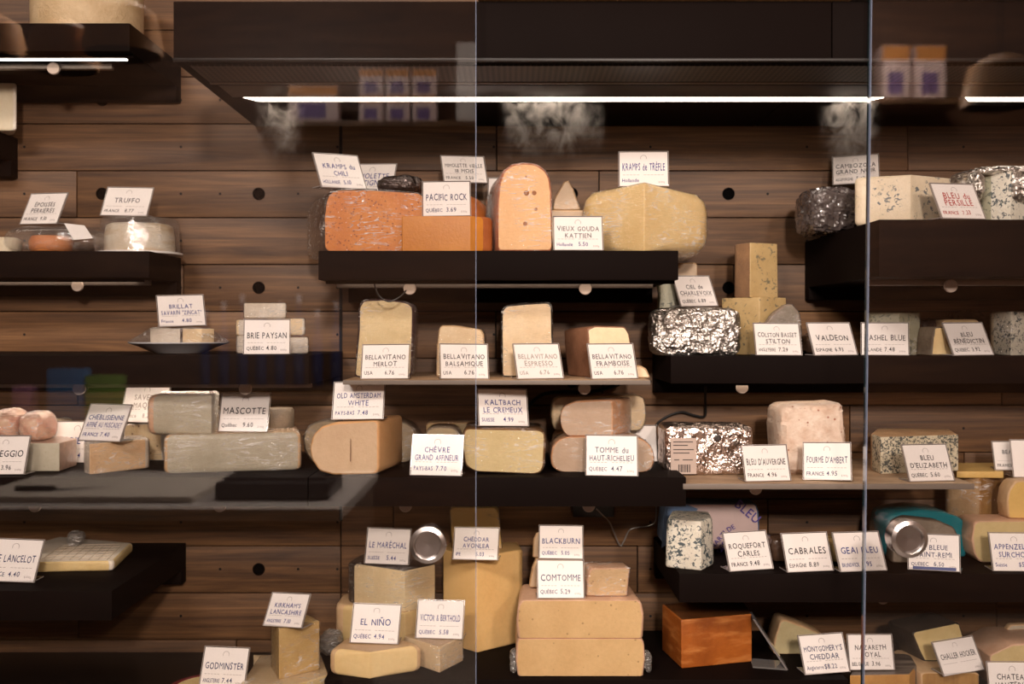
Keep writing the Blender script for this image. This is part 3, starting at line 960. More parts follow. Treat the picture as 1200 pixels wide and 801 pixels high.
# ------------------------------------------------------------------ middle shelf: half wheels
o = slab('cheese_half_wheel', 'large orange half wheel with dark specks under cling film, left end of its shelf',
     [(380, 293), (379, 250), (382, 229), (392, 222), (430, 221), (496, 226), (503, 240), (503, 293)], 1.86, .16, MM(c_orange, plain('smoked_film_end', (74, 56, 48), rough=.18, coat=1, bump=.8, bscale=50)), zbase=zSA, r=10, back=(-.062, .16), wrap=True)
ORG_T = Z(221.5, 1.86)
wedge('cheese_block', 'amber orange block with a rounded end beneath a price card on the middle shelf',
      [(551, 1.822, 0), (578, 1.842, 1), (576, 1.856, 1), (472, 1.856, 0), (471, 1.826, 0)], zSA, Z(253.5, 1.83), MM(c_amber, c_dkorange), paste=(0, 4), rr=.008)
crumple('wrapped_cheese', 'dark brown cheese tightly wrapped in shiny film lying on the orange half wheel', (440, 494, 203, 228, 1.90, 1.99), M_DKFOIL, amp=.005, freq=30, power=2.8, seg=14, z0=ORG_T)
g = Geo()
c = P(540, 240, 2.02); rr = .064
g.lathe([(0.02, 0)] + [(rr * math.sin(t * PI / 16), rr - rr * math.cos(t * PI / 16)) for t in range(2, 16)] + [(0, 2 * rr)], (c.x, c.y, zSA), 'z', n=36)
tag(g.top('cheese_ball', cheese('rind_mimolette', (188, 108, 48), (158, 84, 34), bump=.6, scale=14)), 'dark orange ball-shaped cheese behind the amber block', 'cheese')
crumple('wrapped_cheese', 'small cheese end in silvery film just left of the tall arched wedge', (569, 584, 226, 300, 1.915, 1.96), M_WRAP2, amp=.004, freq=40, power=3.5, seg=10, z0=zSA)
gd = slab('cheese_wedge', 'tall peach coloured wedge with a rounded top and a few small holes',
     [(584, 293), (583, 240), (585, 214), (590, 200), (600, 192.5), (614, 190.5), (628, 192), (638, 198), (644, 208), (646.5, 224), (646.5, 293)], 1.805, .17, MM(c_gouda, cheese('rind_peach', (206, 132, 98), (184, 112, 80), bump=.5, sss=0)), zbase=zSA, r=4, back=(-.022, .17), wrap=M_WRAP)
eg = Geo()
for (px, py, r_) in ((616.5, 207, 1.4), (617, 226, 3.2), (626, 226, 2.8), (628, 245, 2.0), (615.5, 262, 2.6), (640, 252, 1.4)):
    cc = P(px, py, 1.8052)
    eg.lathe([(r_ * .0015, 0), (r_ * .0013, .0004), (0, .0003)], (cc.x, cc.y, cc.z), 'y', n=12)
eg.obj('eye_hole', plain('eye_hole', (168, 108, 66), rough=.7), gd)
slab('cheese_wedge', 'small beige pointed wedge in cling film between the arched wedge and yellow half wheel',
     [(648, 246), (650, 232), (661, 213), (666, 211), (672, 222), (680, 246)], 1.99, .05, MM(c_tan, r_tan), zbase=Z(246, 1.99), r=2, wrap=True)
slab('cheese_block', 'low beige block carrying the small pointed wedge', [(640, 300), (641, 246), (684, 246), (686, 300)], 1.965, .11, MM(c_tan, r_tan), zbase=zSA, r=2)
wedge('cheese_half_wheel', 'big pale yellow half wheel with one corner forward, right end of its shelf',
      [(755, 1.81, 0), (830, 1.90, 1), (812, 2.07, 1), (716, 2.08, 1), (681, 1.90, 1)], zSA, Z(216.5, 1.81), MM(c_butter, cheese('rind_butter', (238, 206, 146), (226, 190, 126))), paste=(0, 4), rr=.036, rxy=.02, wrap=True, tilt=(-.02, -.02))
KT = Z(217, 1.83)

G1 = 'handwritten price cards'
price_card('white price card with blue writing tilted atop the orange speckled half wheel', [(367, 180.5), (418, 184.5), (429.5, 221.5), (378, 219)], 1.88, ['KRAMPS du', 'CHILI'], 'HOLLANDE', '5.10', 'blue', zs=ORG_T + .0005)
price_card('shaded card with blue writing behind the dark film-wrapped cheese', [(412, 194), (464.5, 193), (457, 228), (404, 228)], 2.03, ['MIMOLETTE', 'CTIGNE'], 'FRANCE', '5.60', 'blue', zs=ORG_T + .0005, size=1.1)
price_card('white price card with one line of thin capitals standing on the amber block', [(496, 214), (550, 213.5), (551, 251), (496, 252)], 1.85, ['PACIFIC ROCK'], 'QUÉBEC', '3.69', 'navy', zs=Z(253.5, 1.83) + .0005, size=1.15)
price_card('dim price card with black writing above the dark orange ball', [(517, 184), (566, 184), (571, 215.5), (521, 213)], 2.02, ['MIMOLETTE VIEILLE', '18 MOIS'], 'FRANCE', '5.50', 'black')
price_card('plain card edge showing between the orange ball and arched wedge', [(573, 209), (625, 209), (625, 243), (572, 243)], 2.04, [], '', '', 'black')
price_card('price card with thin grey writing leaning on the shelf before the yellow half wheel', [(649, 254.5), (705, 254.5), (706, 292.5), (650, 292)], 1.80, ['VIEUX GOUDA', 'KATTIEN'], 'Hollande', '5.50', 'grey', 'blue', zs=zSA + .0005)
price_card('bright price card with blue writing on the yellow half wheel', [(726, 179), (782, 178), (783, 216), (726, 215.5)], 1.87, ['KRAMPS de TRÈFLE'], 'Hollande', '', 'blue', zs=KT + .0005, size=1.3)

# ------------------------------------------------------------------ upper left: wheel, tubs
cw = (X(103, 2.0), 2.0, zS1)
g = Geo().lathe([(.097, 0), (.101, .004), (.1025, .012), (.1035, .06), (.1025, .118), (.098, .126), (0, .126)], cw, 'z', n=56)
tag(g.top('cheese_drum', r_wheel), 'large pale crusted wheel on the lit shelf at the upper left', 'cheese')
wedge('cheese_wedge', 'small whitish cheese piece at the far left edge under the lit shelf', [(20, 2.06, 1), (17, 2.115, 1), (-40, 2.115, 0), (-40, 2.06, 0)], zS0, Z(97, 2.06), MM(c_pale, r_white), paste=(3,), rr=.006, rxy=.008)

def tub_round(label, px, d, r, zb, h, dome=False):
    root = empty('cheese_tub', (X(px, d), d, zb))
    tag(root, label, 'tub of cheese')
    return root
d = 2.06
t = tub_round('round clear plastic tub with a white cheese at the shelf end on the left', 164, d, .08, zS2, .07)
cx = X(164, d)
prof = [(.082, 0), (.083, .002), (.0775, .004), (.0745, .066), (.072, .070), (0, .0705)]
Geo().lathe(prof, (cx, d, zS2 + .0005), 'z', n=56).obj('lid', M_TUB, t)
Geo().lathe([(.066, 0), (.068, .004), (.067, .034), (.064, .052), (.058, .056), (0, .057)], (cx, d, zS2 + .004), 'z', n=48).obj('cheese', cheese('fresh_white', (240, 232, 214), (222, 204, 176), bump=.9, bscale=70, streak=((206, 170, 120), (8, 8, 50))), t)
Geo().lathe([(.083, 0), (.083, .004), (0, .004)], (cx, d, zS2), 'z', n=48).obj('tray_base', M_LABEL, t)
d = 2.04
t = empty('cheese_tub', (X(54, 2.022), 2.022, zS2))
tag(t, 'wide clear plastic clamshell with a small orange cheese and paper sticker on the left shelf', 'tub of cheese')
crumple_geo(-8, 113, 262, 300, 1.975, 2.07, z0=zS2 + .0005, amp=.0, freq=10, seg=14, power=3.2, taper=.9).obj('lid', M_TUB, t)
Geo().lathe([(.036, 0), (.040, .006), (.041, .02), (.036, .030), (0, .031)], (X(60, 2.022), 2.022, zS2 + .003), 'z', n=40).obj('cheese', cheese('washed_orange', (226, 146, 84), (206, 116, 60), bump=.6), t)
Geo().lathe([(.026, 0), (.028, .022), (.02, .028), (0, .028)], (X(8, 2.025), 2.025, zS2 + .003), 'z', n=30).obj('cheese', c_pale, t)
lb = Geo()
lb.add([P(75, 261.4, 1.99), P(99, 264, 1.99), P(109, 279, 1.974), P(86, 281, 1.968)] + [P(75, 261.4, 1.991), P(99, 264, 1.991), P(109, 279, 1.975), P(86, 281, 1.969)], [(0, 1, 2, 3), (7, 6, 5, 4), (0, 4, 5, 1), (1, 5, 6, 2), (2, 6, 7, 3), (3, 7, 4, 0)])
lb.obj('paper_sticker', M_LABEL, t, smooth=False)
zt = zS2 + .0005 + Z(262, 1.975) - zS2
price_card('price card tilted on the clamshell tub, far left of the upper row', [(37, 229), (79, 226), (65, 261), (24, 260)], 2.01, ['ÉPOISSES', 'PERRIÈRES'], 'FRANCE', '9.10', 'black', zs=Z(262, 1.975) + .0005)
price_card('price card with one word in thin grey capitals on the round tub', [(127, 221), (179.5, 221), (171, 254), (118, 252)], 2.02, ['TRUFFO'], 'FRANCE', '8.77', 'grey', 'black', zs=zS2 + .0725)

# plate with white cheese
d = 1.95
pl_ = empty('plate', (X(210, d), d, zS3))
tag(pl_, 'shallow grey-white plate of white cheese under cling film on the left shelf', 'plate')
pc = (X(210, d), d, zS3)
Geo().lathe([(.044, 0), (.046, .001), (.074, .0135), (.0915, .0195), (.0925, .0215), (.088, .0205), (.05, .0105), (0, .0105)], pc, 'z', n=64).obj('dish', plain('grey_china', (226, 226, 230), rough=.25, coat=.4), pl_)
zpl = zS3 + .0115
wedge('cheese_block', 'left white cheese block on the plate with a bright rind', [(211, 1.915, 0), (212, 1.975, 0), (178, 1.975, 0), (176, 1.93, 0)], zpl, Z(385, 1.915), MM(r_white, r_white), paste=(0, 3))
wedge('cheese_block', 'right cream coloured block sharing the plate with the white one', [(236, 1.91, 0), (251, 1.94, 0), (247, 1.985, 0), (215, 1.98, 0), (214, 1.92, 0)], zpl, Z(385, 1.915), MM(c_cream, r_white), paste=(0, 4))
g = Geo()
n = 40; v = []; f = []
for a in range(n):
    t_ = 2 * PI * a / n
    v.append((pc[0] + .0925 * math.cos(t_), pc[1] + .0925 * math.sin(t_), zS3 + .0222))
    v.append((pc[0] + .056 * math.cos(t_) , pc[1] + .052 * math.sin(t_) * .8, Z(385, 1.915) + .0015 + .002 * math.sin(5 * t_)))
for a in range(n):
    f.append((2 * a, 2 * ((a + 1) % n), 2 * ((a + 1) % n) + 1, 2 * a + 1))
f.append([2 * a + 1 for a in range(n)])
g.add(v, f).obj('cling_film', M_WRAP, pl_)
price_card('price card with blue writing standing behind the wrapped plate', [(184, 348), (237, 347), (241, 384), (187, 386)], 1.955, ['BRILLAT', 'SAVARIN "ZINCAT"'], 'France', '4.80', 'blue', zs=Z(385, 1.915) + .004)

bp = 'small wrapped white wedges in a pile'
wedge('cheese_wedge', 'lower left wrapped white wedge of the small pile behind its card', [(277, 1.92, 1), (312, 1.92, 0), (310, 1.98, 0), (282, 1.99, 1)], zS3, Z(393, 1.92), MM(c_cream, r_white), rr=.004, rxy=.006, wrap=True, group=bp)
wedge('cheese_wedge', 'lower right wrapped white wedge sticking out beside the card', [(314, 1.92, 0), (362, 1.93, 1), (352, 1.98, 1), (316, 1.98, 0)], zS3, Z(395, 1.92), MM(c_cream, r_white), rr=.004, rxy=.006, wrap=True, group=bp)
wedge('cheese_wedge', 'middle left cream wedge of the small pile', [(276, 1.925, 1), (310, 1.925, 0), (310, 1.975, 0), (284, 1.98, 1)], Z(393, 1.92), Z(374.5, 1.92), MM(r_white, c_cream), paste=(0,), rr=.004, rxy=.006, wrap=True, group=bp)
wedge('cheese_wedge', 'middle right cream wedge of the small pile', [(313, 1.925, 0), (358, 1.93, 1), (350, 1.975, 1), (316, 1.975, 0)], Z(393, 1.92) + .001, Z(373, 1.92), MM(c_cream, r_white), paste=(0, 1), rr=.004, rxy=.006, wrap=True, group=bp)
wedge('cheese_wedge', 'topmost white wedge of the small pile on the left shelf', [(286, 1.93, 0), (336, 1.935, 1), (330, 1.975, 0), (290, 1.975, 0)], Z(373, 1.92) + .001, Z(355, 1.93), MM(r_white, r_white), paste=(0,), rr=.004, rxy=.006, wrap=True, group=bp)
price_card('price card in front of the pile of small white wedges', [(287, 375), (339, 375), (339, 414), (286, 414)], 1.82, ['BRIE PAYSAN'], 'QUÉBEC', '4.80', 'black', zs=zS3 + .0005)

# ------------------------------------------------------------------ oak board: four pale slabs
slab('cheese_slab', 'tall pale slab with dark purple rind edges, leftmost on the thin oak board', [(416, 443), (420, 390), (421, 358), (426, 351.5), (452, 350), (478, 354), (484, 359), (484, 395), (481, 443)], 1.90, .10, MM(cheese('paste_ivory', (242, 220, 172), (232, 206, 154)), r_purple), zbase=zSB, r=4, wrap=True)
slab('cheese_slab', 'short pale slab with a bright top, second on the thin oak board', [(511, 443), (512, 405), (514, 386), (517, 381), (535, 381), (564, 386), (567.5, 392), (568, 443)], 1.90, .10, MM(c_cream, r_tan), zbase=zSB, r=3, wrap=True)
slab('cheese_slab', 'tallest cream slab with a sloping top, third on the thin oak board', [(589, 443), (587.5, 400), (588, 365), (592, 358), (618, 355), (642, 354), (646.5, 357), (648, 400), (647, 443)], 1.90, .10, MM(c_cream, r_dark), zbase=zSB, r=3, wrap=True)
slab('cheese_wedge', 'cream wedge with a brown rind on its left side, last on the thin oak board', [(694, 443), (689, 400), (688.5, 385), (697, 381.5), (733, 382.5), (738, 392), (745, 443)], 1.875, .10, MM(c_cream, r_brown), zbase=zSB, r=3, back=(-.042, .09), backscale=.96)
slab('cheese_chunk', 'little cream corner piece at the right end of the thin oak board', [(744, 446), (744, 428), (751, 428), (758, 433), (762, 446)], 1.86, .04, MM(c_cream, r_tan), zbase=zSB, r=2)
for lab, q, ls, ink in (('price card before the tall purple-edged slab on the thin board', [(425.5, 405), (479.5, 404), (477.5, 443), (424, 443)], ['BELLAVITANO', 'MERLOT'], 'black'),
                   ('price card before the short bright slab on the thin board', [(516, 404), (570.5, 404), (572, 444), (517, 443)], ['BELLAVITANO', 'BALSAMIQUE'], 'black'),
                   ('glare-washed price card before the tallest slab on the thin board', [(602.5, 404), (653, 403), (660.5, 442), (607, 442)], ['BELLAVITANO', 'ESPRESSO'], 'pale'),
                   ('price card before the brown-rinded wedge on the thin board', [(689, 404), (740.5, 403), (747, 442), (694.5, 442)], ['BELLAVITANO', 'FRAMBOISE'], 'grey')):
    price_card(lab, q, 1.81, ls, 'USA', '6.76', ink, zs=zSB + .0005)

# ------------------------------------------------------------------ right shelf: foil block, veined blocks
crumple('foil_wrapped_cheese', 'rounded block wrapped in crinkled silver foil at the end of the right shelf', (766, 870, 361, 417, 1.945, 2.035), M_FOIL, z0=zSC, amp=.007, freq=34, power=6, seg=34, angle=.25)
FT = Z(361, 1.945)
slab('blue_cheese', 'bluish veined slice propped on the foil block behind its card', [(772, 360), (773, 345), (771, 329), (788, 327), (800, 327), (803, 360)], 2.0, .03, MM(c_bluegr, c_bluegr), zbase=FT, r=2)
slab('cheese_block', 'plain tan block behind the card on the foil block', [(794, 360), (794, 308), (814, 307), (817, 309), (817, 360)], 2.05, .04, MM(c_tan, r_tan), zbase=FT, r=2)
SL = Z(348, 1.99)
wedge('blue_cheese', 'lower tan veined block carrying the upright veined block at right', [(890, 1.99, 0), (921, 2.03, 0), (917, 2.12, 1), (852, 2.12, 1), (846, 2.05, 0)], zSC, SL, MM(c_bluet, r_bluetan), paste=(0, 4), rr=.004)
wedge('blue_cheese', 'upright veined block with brown left side, topmost of the veined stack', [(879, 2.0, 0), (911.5, 2.03, 0), (906, 2.11, 1), (868, 2.11, 1), (860, 2.04, 1)], SL, Z(284, 2.0), MM(c_bluet, r_bluetan), paste=(0,), rr=.003, rxy=.008, taper=.97)
slab('cheese_wedge', 'small wedge in shiny film leaning before the veined stack', [(893, 417), (896, 381), (906, 367), (920, 357), (928, 356), (936, 365), (939, 381), (940, 417)], 1.962, .018, MM(cheese('paste_dull', (192, 172, 136)), r_tan), zbase=zSC, r=3, wrap=M_WRAP2)
crumple('wrapped_cheese', 'dark wrapped cheese mostly hidden by the second card of the right shelf', (943, 1008, 392, 417, 1.965, 2.06), plain('brown_wrap', (84, 62, 48), rough=.25, coat=.8, bump=.8, bscale=60), z0=zSC, amp=.005, power=4, seg=12)
wedge('blue_cheese', 'greenish-white veined block under film behind the third card of the right shelf', [(1054, 1.955, 0), (1078, 1.99, 0), (1070, 2.09, 1), (1018, 2.09, 1), (1015, 1.965, 1)], zSC, Z(366.5, 1.955), MM(c_bluegr, c_bluegr), paste=(0, 4), rr=.006, wrap=True)
crumple('wrapped_cheese', 'dark film bundle between the greenish block and the small pale wedge', (1077, 1126, 374, 417, 2.03, 2.12), M_DKWRAP, z0=zSC, amp=.008, power=3.5, seg=14)
slab('cheese_wedge', 'small pale wedge with a dark side left of the fourth card on the right shelf', [(1092, 417), (1093, 395), (1096, 382.5), (1107, 382.5), (1124, 417)], 1.945, .09, MM(c_butter, r_grey), zbase=zSC, r=2, back=(-.016, .04))
slab('cheese_block', 'flat tan block peeping over the fourth card of the right shelf', [(1106, 417), (1105, 376), (1108, 374), (1144, 374), (1148, 377), (1148, 417)], 2.0, .06, MM(c_bluet, r_tan), zbase=zSC, r=2)
crumple('wrapped_cheese', 'dark translucent wrapped cheese beside the big veined block at the right edge', (1122, 1157, 364, 417, 2.07, 2.13), M_DKWRAP, z0=zSC, amp=.006, power=4, seg=12)
wedge('blue_cheese', 'big white and tan veined block at the right edge of the right shelf', [(1185, 1.95, 0), (1232, 2.0, 0), (1226, 2.09, 1), (1166, 2.11, 1), (1160, 2.0, 1)], zSC, Z(365, 1.95), MM(c_bluew, c_blue), paste=(4, 0), rr=.006, rxy=.01, wrap=True)
price_card('price card leaning back on top of the foil block', [(789, 325), (830, 324), (841, 359), (799, 359)], 1.965, ['CIEL de', 'CHARLEVOIX'], 'QUÉBEC', '6.89', 'black', zs=FT + .003)
for lab, q, ls, og, pr in (('price card below the veined stack on the right shelf', [(883, 380), (935.5, 379.5), (939, 417.5), (887.5, 416)], ['COLSTON BASSET', 'STILTON'], 'ANGLETERRE', '7.29'),
                           ('price card with one thin word before the dark hidden cheese on the right shelf', [(946, 379), (994.5, 379), (1004.5, 415.5), (955.5, 416)], ['VALDEON'], 'ESPAGNE', '6.93'),
                           ('price card crossed by the teal glass edge on the right shelf', [(1010, 379), (1064, 379), (1064.5, 416), (1010, 416)], ['CASHEL BLUE'], 'IRLANDE', '7.48'),
                           ('price card before the small pale wedge on the right shelf', [(1105, 379), (1150, 379), (1164, 416), (1119, 417)], ['BLEU', 'BÉNÉDICTIN'], 'QUÉBEC', '3.92')):
    price_card(lab, q, 1.918, ls, og, pr, 'black', zs=zSC + .0005)

# ------------------------------------------------------------------ upper right shelf
crumple('wrapped_cheese', 'dark cheese in crumpled film hanging over the left end of the upper right shelf', (951, 1009, 217, 270, 1.93, 2.06), plain('grey_film_wrap', (92, 82, 80), rough=.2, coat=1, bump=1, bscale=70, var=.45, scale=50), z0=zSD, amp=.007, freq=48, power=4.5, seg=26, angle=.3)
wedge('blue_cheese', 'wide cream block with blue veins near its base on the upper right shelf', [(1067, 1.79, 0), (1114, 1.835, 0), (1100, 1.94, 0), (1022, 1.95, 1), (1000, 1.82, 1)], zSD, Z(204.5, 1.79), MM(c_blue, c_blue), paste=(0, 4), rr=.009, rxy=.014)
fb = wedge('blue_cheese', 'blue veined piece half wrapped in silver foil at the right picture edge', [(1184, 1.76, 0), (1222, 1.80, 0), (1214, 1.92, 0), (1150, 1.92, 1), (1147, 1.79, 1)], zSD, Z(197, 1.76), MM(c_bluew, c_bluegr), paste=(0, 4), rr=.008)
crumple_geo(1140, 1158, 198, 236, 1.765, 1.90, amp=.006, freq=40, seg=16, power=3, flat_base=False).obj('foil_wrapper', M_FOIL, fb, angle=.3)
crumple_geo(1181, 1224, 196, 238, 1.752, 1.90, amp=.006, freq=40, seg=18, power=3, flat_base=False).obj('foil_wrapper', M_FOIL, fb, angle=.3)
crumple_geo(1145, 1224, 193, 203, 1.757, 1.90, amp=.005, freq=40, seg=16, power=3, flat_base=False).obj('foil_wrapper', M_FOIL, fb, angle=.3)
price_card('lilac shaded price card standing behind the dark crumpled cheese at upper right', [(976, 186), (1029, 181), (1030, 214), (977, 217)], 2.08, ['CAMBOZOLA', 'GRAND NOIR'], 'ALLEMAGNE', '5.62', 'black', size=1.1)
price_card('price card with bold red writing on the upper right shelf', [(1090, 215.5), (1140, 217.5), (1154, 255), (1106, 254.5)], 1.735, ['BLEU du', 'PERSILLÉ'], 'FRANCE', '7.33', 'red', zs=zSD + .0005, size=1.25)

# ------------------------------------------------------------------ middle long shelf
pk = 'small pinkish wrapped cheeses'
tl = wedge('cheese_wedge', 'grey-beige square wedge in printed paper carrying two pink cheeses, far left', [(69.5, 1.868, 0), (90, 1.95, 0), (70, 2.0, 0), (10, 2.0, 0), (16, 1.868, 0)], zSE, Z(519, 1.868), MM(c_grey, plain('printed_wrap', (206, 170, 150), rough=.3, coat=.6, bump=.8, bscale=70, var=.3, scale=60)), paste=(4,), rr=.003)
TT = Z(519, 1.868)
m_pk = cheese('pink_rind', (240, 206, 178), (226, 158, 136), scale=45, bump=.5, coat=.5)
for lab, bx, sd in (('pinkish wrapped ball cheese at the left picture edge on the paper-wrapped wedge', (-14, 17, 481, 519, 1.895, 1.97), 0.0),
                    ('pinkish wrapped ball cheese, second from the left on the paper-wrapped wedge', (17, 51, 484, 519, 1.89, 1.965), 3.1)):
    o = crumple('wrapped_cheese', lab, bx, m_pk, z0=TT, amp=.004, power=2.8, seg=14, group=pk, seed=sd)
    me = o.data
    wv, wf = shift_out([v.co + o.location for v in me.vertices], [list(p.vertices) for p in me.polygons], .0012)
    mesh_obj('plastic_wrap', wv, wf, M_WRAP, o)
slab('cheese_round', 'little orange slice in film behind the blue-lettered card on the middle shelf', [(53, 545), (53, 500), (57, 493), (66, 490), (74, 493), (76, 545)], 2.03, .05, MM(c_yellow, c_yellow), zbase=zSE, r=3, wrap=M_WRAP2)
wedge('cheese_wedge', 'wrapped pinkish wedge beneath the tilted blue-lettered card', [(105, 1.825, 0), (176, 1.915, 1), (165, 1.975, 0), (104, 1.90, 0), (99, 1.85, 0)], zSE, Z(520, 1.825), MM(cheese('paste_rosy', (236, 204, 164), (226, 184, 140)), r_white), paste=(0,), rr=.004, rxy=.01, wrap=True, top='rind')
tb = slab('cheese_tub', 'clear plastic tub of cream cheese with peppercorns under the glaring card', [(143, 545), (145, 499), (150, 496), (186, 496), (189, 499), (191, 545)], 2.02, .09, MM(cheese('pepper_cream', (238, 212, 168), (226, 196, 148), spots=((130, 96, 66), 75, .10)), r_white), zbase=zSE, r=2, wrap=M_TUB, cat='tub of cheese')
MB = Z(508, 1.862)
wedge('cheese_block', 'long grey-green block, lower of the pair on the middle shelf',
      [(192, 1.832, 1), (353, 1.888, 1), (347, 2.02, 0), (212, 1.99, 0)], zSE, MB, MM(c_grey, r_tan), paste=(0,), rr=.010, rxy=.006, wrap=True)
wedge('cheese_block', 'square-cut grey-green block with pinkish top, upper of the pair on the middle shelf',
      [(248, 1.855, 0), (256, 1.95, 0), (240, 1.985, 0), (186, 1.965, 1), (173, 1.842, 1)], MB, Z(462.5, 1.855), MM(c_grey, r_pink), paste=(4, 0), rr=.014, rxy=.01, wrap=True)
cr = Geo().lathe([(.027, 0), (.0285, .003), (.0285, .034), (.026, .038), (0, .0385)], (X(327, 1.985), 1.985, MB), 'z', n=36)
o = cr.top('cheese_round', r_grey)
tag(o, 'small round cheese with ash-grey rind behind the single-word card', 'cheese')
slab('cheese_half_wheel', 'pale grey half wheel standing behind the tan cut wheel', [(366, 545), (357, 530), (355, 512), (362, 498), (376, 493), (470, 493), (484, 500), (491, 515), (490, 532), (478, 545)], 1.99, .08, MM(cheese('paste_ash', (190, 170, 140)), r_grey), zbase=zSE, r=6, wrap=True)
oa = slab('cheese_half_wheel', 'tan cut wheel with rounded left side and a thin crack in its face', [(390, 556.5), (374, 552), (364.5, 538), (362.5, 522), (367, 508), (377, 499), (392, 494.5), (441, 492.5), (444, 496), (444, 550), (440, 555)], (362, 1.815, 444, 1.818), .14, MM(cheese('paste_toffee', (214, 184, 150), (204, 172, 138), scale=8), cheese('rind_toffee', (232, 182, 130), (220, 166, 112), bump=.3)), zbase=zSE, r=4, back=(.030, .13), bev=.004)
cg = Geo()
cg.add([P(410.6, 513, 1.8128), P(411.5, 515, 1.8128), P(411.4, 540, 1.8128), P(410.2, 541, 1.8128), P(410.4, 527, 1.8128)], [(0, 1, 2, 3, 4)])
cg.obj('crack', plain('crack', (120, 84, 58), rough=.8), oa, smooth=False)
slab('cheese_round', 'rounded greyish wrapped cheese hidden behind the two-line card at the glass edge', [(495, 556), (496, 512), (502, 502), (510, 499.5), (530, 500), (537, 505), (541, 515), (541, 556)], 1.875, .06, MM(cheese('paste_dull', (192, 172, 136)), r_grey), zbase=zSE, r=4, wrap=M_WRAP)
slab('cheese_block', 'dull yellow block in the second rank behind the glass edge', [(500, 545), (499, 498), (502, 495.5), (560, 495), (561, 545)], 2.0, .08, MM(cheese('paste_olive', (196, 170, 116)), r_tan), zbase=zSE, r=2, wrap=True)
slab('cheese_block', 'long pale olive block in wrinkled film with a dark top edge', [(557, 552), (545, 545), (541, 520), (544, 502), (600, 502), (634, 503.5), (639, 508), (638, 545), (634, 553), (626, 555)], 1.83, .13, MM(cheese('paste_olive_pale', (228, 208, 158), (218, 196, 142), scale=9), cheese('rind_umber', (150, 112, 72), (110, 80, 52), bump=.6)), zbase=zSE, r=5, wrap=True)
BT = Z(511.5, 1.855)
tmat = MM(cheese('paste_greige', (206, 180, 156), (196, 168, 142), scale=9), cheese('rind_apricot', (226, 176, 136), (212, 156, 114), bump=.35))
slab('cheese_half_wheel', 'lower front round-ended half wheel with apricot rind behind the bold card', [(656, 552.5), (647, 546), (645, 535), (647, 524), (653, 516), (664, 511.5), (742, 511.5), (755, 515), (764, 524), (767, 536), (765, 547), (757, 552.5)], 1.855, .085, tmat, zbase=zSE, r=5, wrap=True)
slab('cheese_half_wheel', 'lower back half wheel of the apricot-rinded stack', [(652, 550), (648, 535), (649, 515), (656, 505), (706, 505), (709, 515), (709, 550)], 1.97, .09, tmat, zbase=zSE, r=5)
slab('cheese_half_wheel', 'upper front half wheel of the apricot-rinded stack with its cut end to the right', [(664, 510), (658, 502), (655.5, 489), (657, 480), (662, 474), (674, 469.5), (716, 468.5), (718, 471), (718.5, 510)], 1.86, .085, tmat, zbase=BT, r=4, back=(.043, .08), wrap=True)
slab('cheese_half_wheel', 'upper back pale half wheel of the apricot-rinded stack', [(650, 505), (646, 490), (648, 470), (655, 465), (748, 463.5), (755, 467), (757, 490), (752, 505)], 1.985, .08, MM(c_cream, c_cream), zbase=Z(505, 1.97), r=5, wrap=True)
for a in (('glaring white price card at the back above the peppercorn tub', [(150, 448), (202, 449), (192, 492), (140, 492)], 2.0, ['SAVEUR', 'MAQUIS'], 'France', '8.20', 'pale', Z(496, 2.02) + .002),
          ('tilted price card with blue writing on the wrapped pinkish wedge', [(107, 474), (154, 475), (139, 518.5), (92.5, 517)], 1.855, ['CHEBLISIENNE', 'AFFINÉ AU MUSCADET'], 'FRANCE', '7.40', 'blue', Z(520, 1.825) + .002),
          ('white price card at left half hidden behind the tilted blue-lettered one', [(67, 494), (117, 494), (111, 540), (62, 540)], 1.97, ['BRIE F'], 'FRANCE', '4', 'blue', zSE + .0005),
          ('price card cut by the left picture edge on the middle shelf', [(-18, 512), (35, 511), (27, 556), (-26, 556)], 1.815, ['TALEGGIO'], 'ITALIE', '3.96', 'black', zSE + .0005),
          ('price card with one word of black capitals on the long grey-green block', [(261, 461), (317, 461), (312, 506), (256, 506)], 1.88, ['MASCOTTE'], 'Québec', '9.60', 'black', MB + .002),
          ('price card with bold navy writing on the tan cut wheel', [(392.5, 449), (450.5, 448), (448, 492), (389.5, 493)], 1.826, ['OLD AMSTERDAM', 'WHITE'], 'PAYS-BAS', '7.48', 'blue', Z(493, 1.816) + .002),
          ('price card with navy writing on the shelf left of the glass edge', [(485, 510), (542.5, 510.5), (540, 557), (481, 555.5)], 1.80, ['CHÈVRE', 'GRAND AFFINEUR'], 'PAYS-BAS', '7.70', 'blue', zSE + .0005),
          ('price card with navy writing on the pale olive block', [(560, 457), (616, 457.5), (619, 503), (562, 501.5)], 1.86, ['KALTBACH', 'LE CREMEUX'], 'SUISSE', '4.99', 'blue', Z(502, 1.83) + .002),
          ('price card with navy capitals before the apricot-rinded stack', [(687.5, 510.5), (746, 511), (747, 558.5), (687, 557)], 1.80, ['TOMME du', 'HAUT-RICHELIEU'], 'QUÉBEC', '4.47', 'navy', zSE + .0005),
          ('shaded card standing behind the apricot-rinded stack at its right', [(714, 499), (769, 499), (770, 541), (716, 541)], 2.0, ['TOMME'], 'QUÉBEC', '4', 'navy', zSE + .0005)):
    price_card(a[0], a[1], a[2], a[3], a[4], a[5], a[6], zs=a[7])

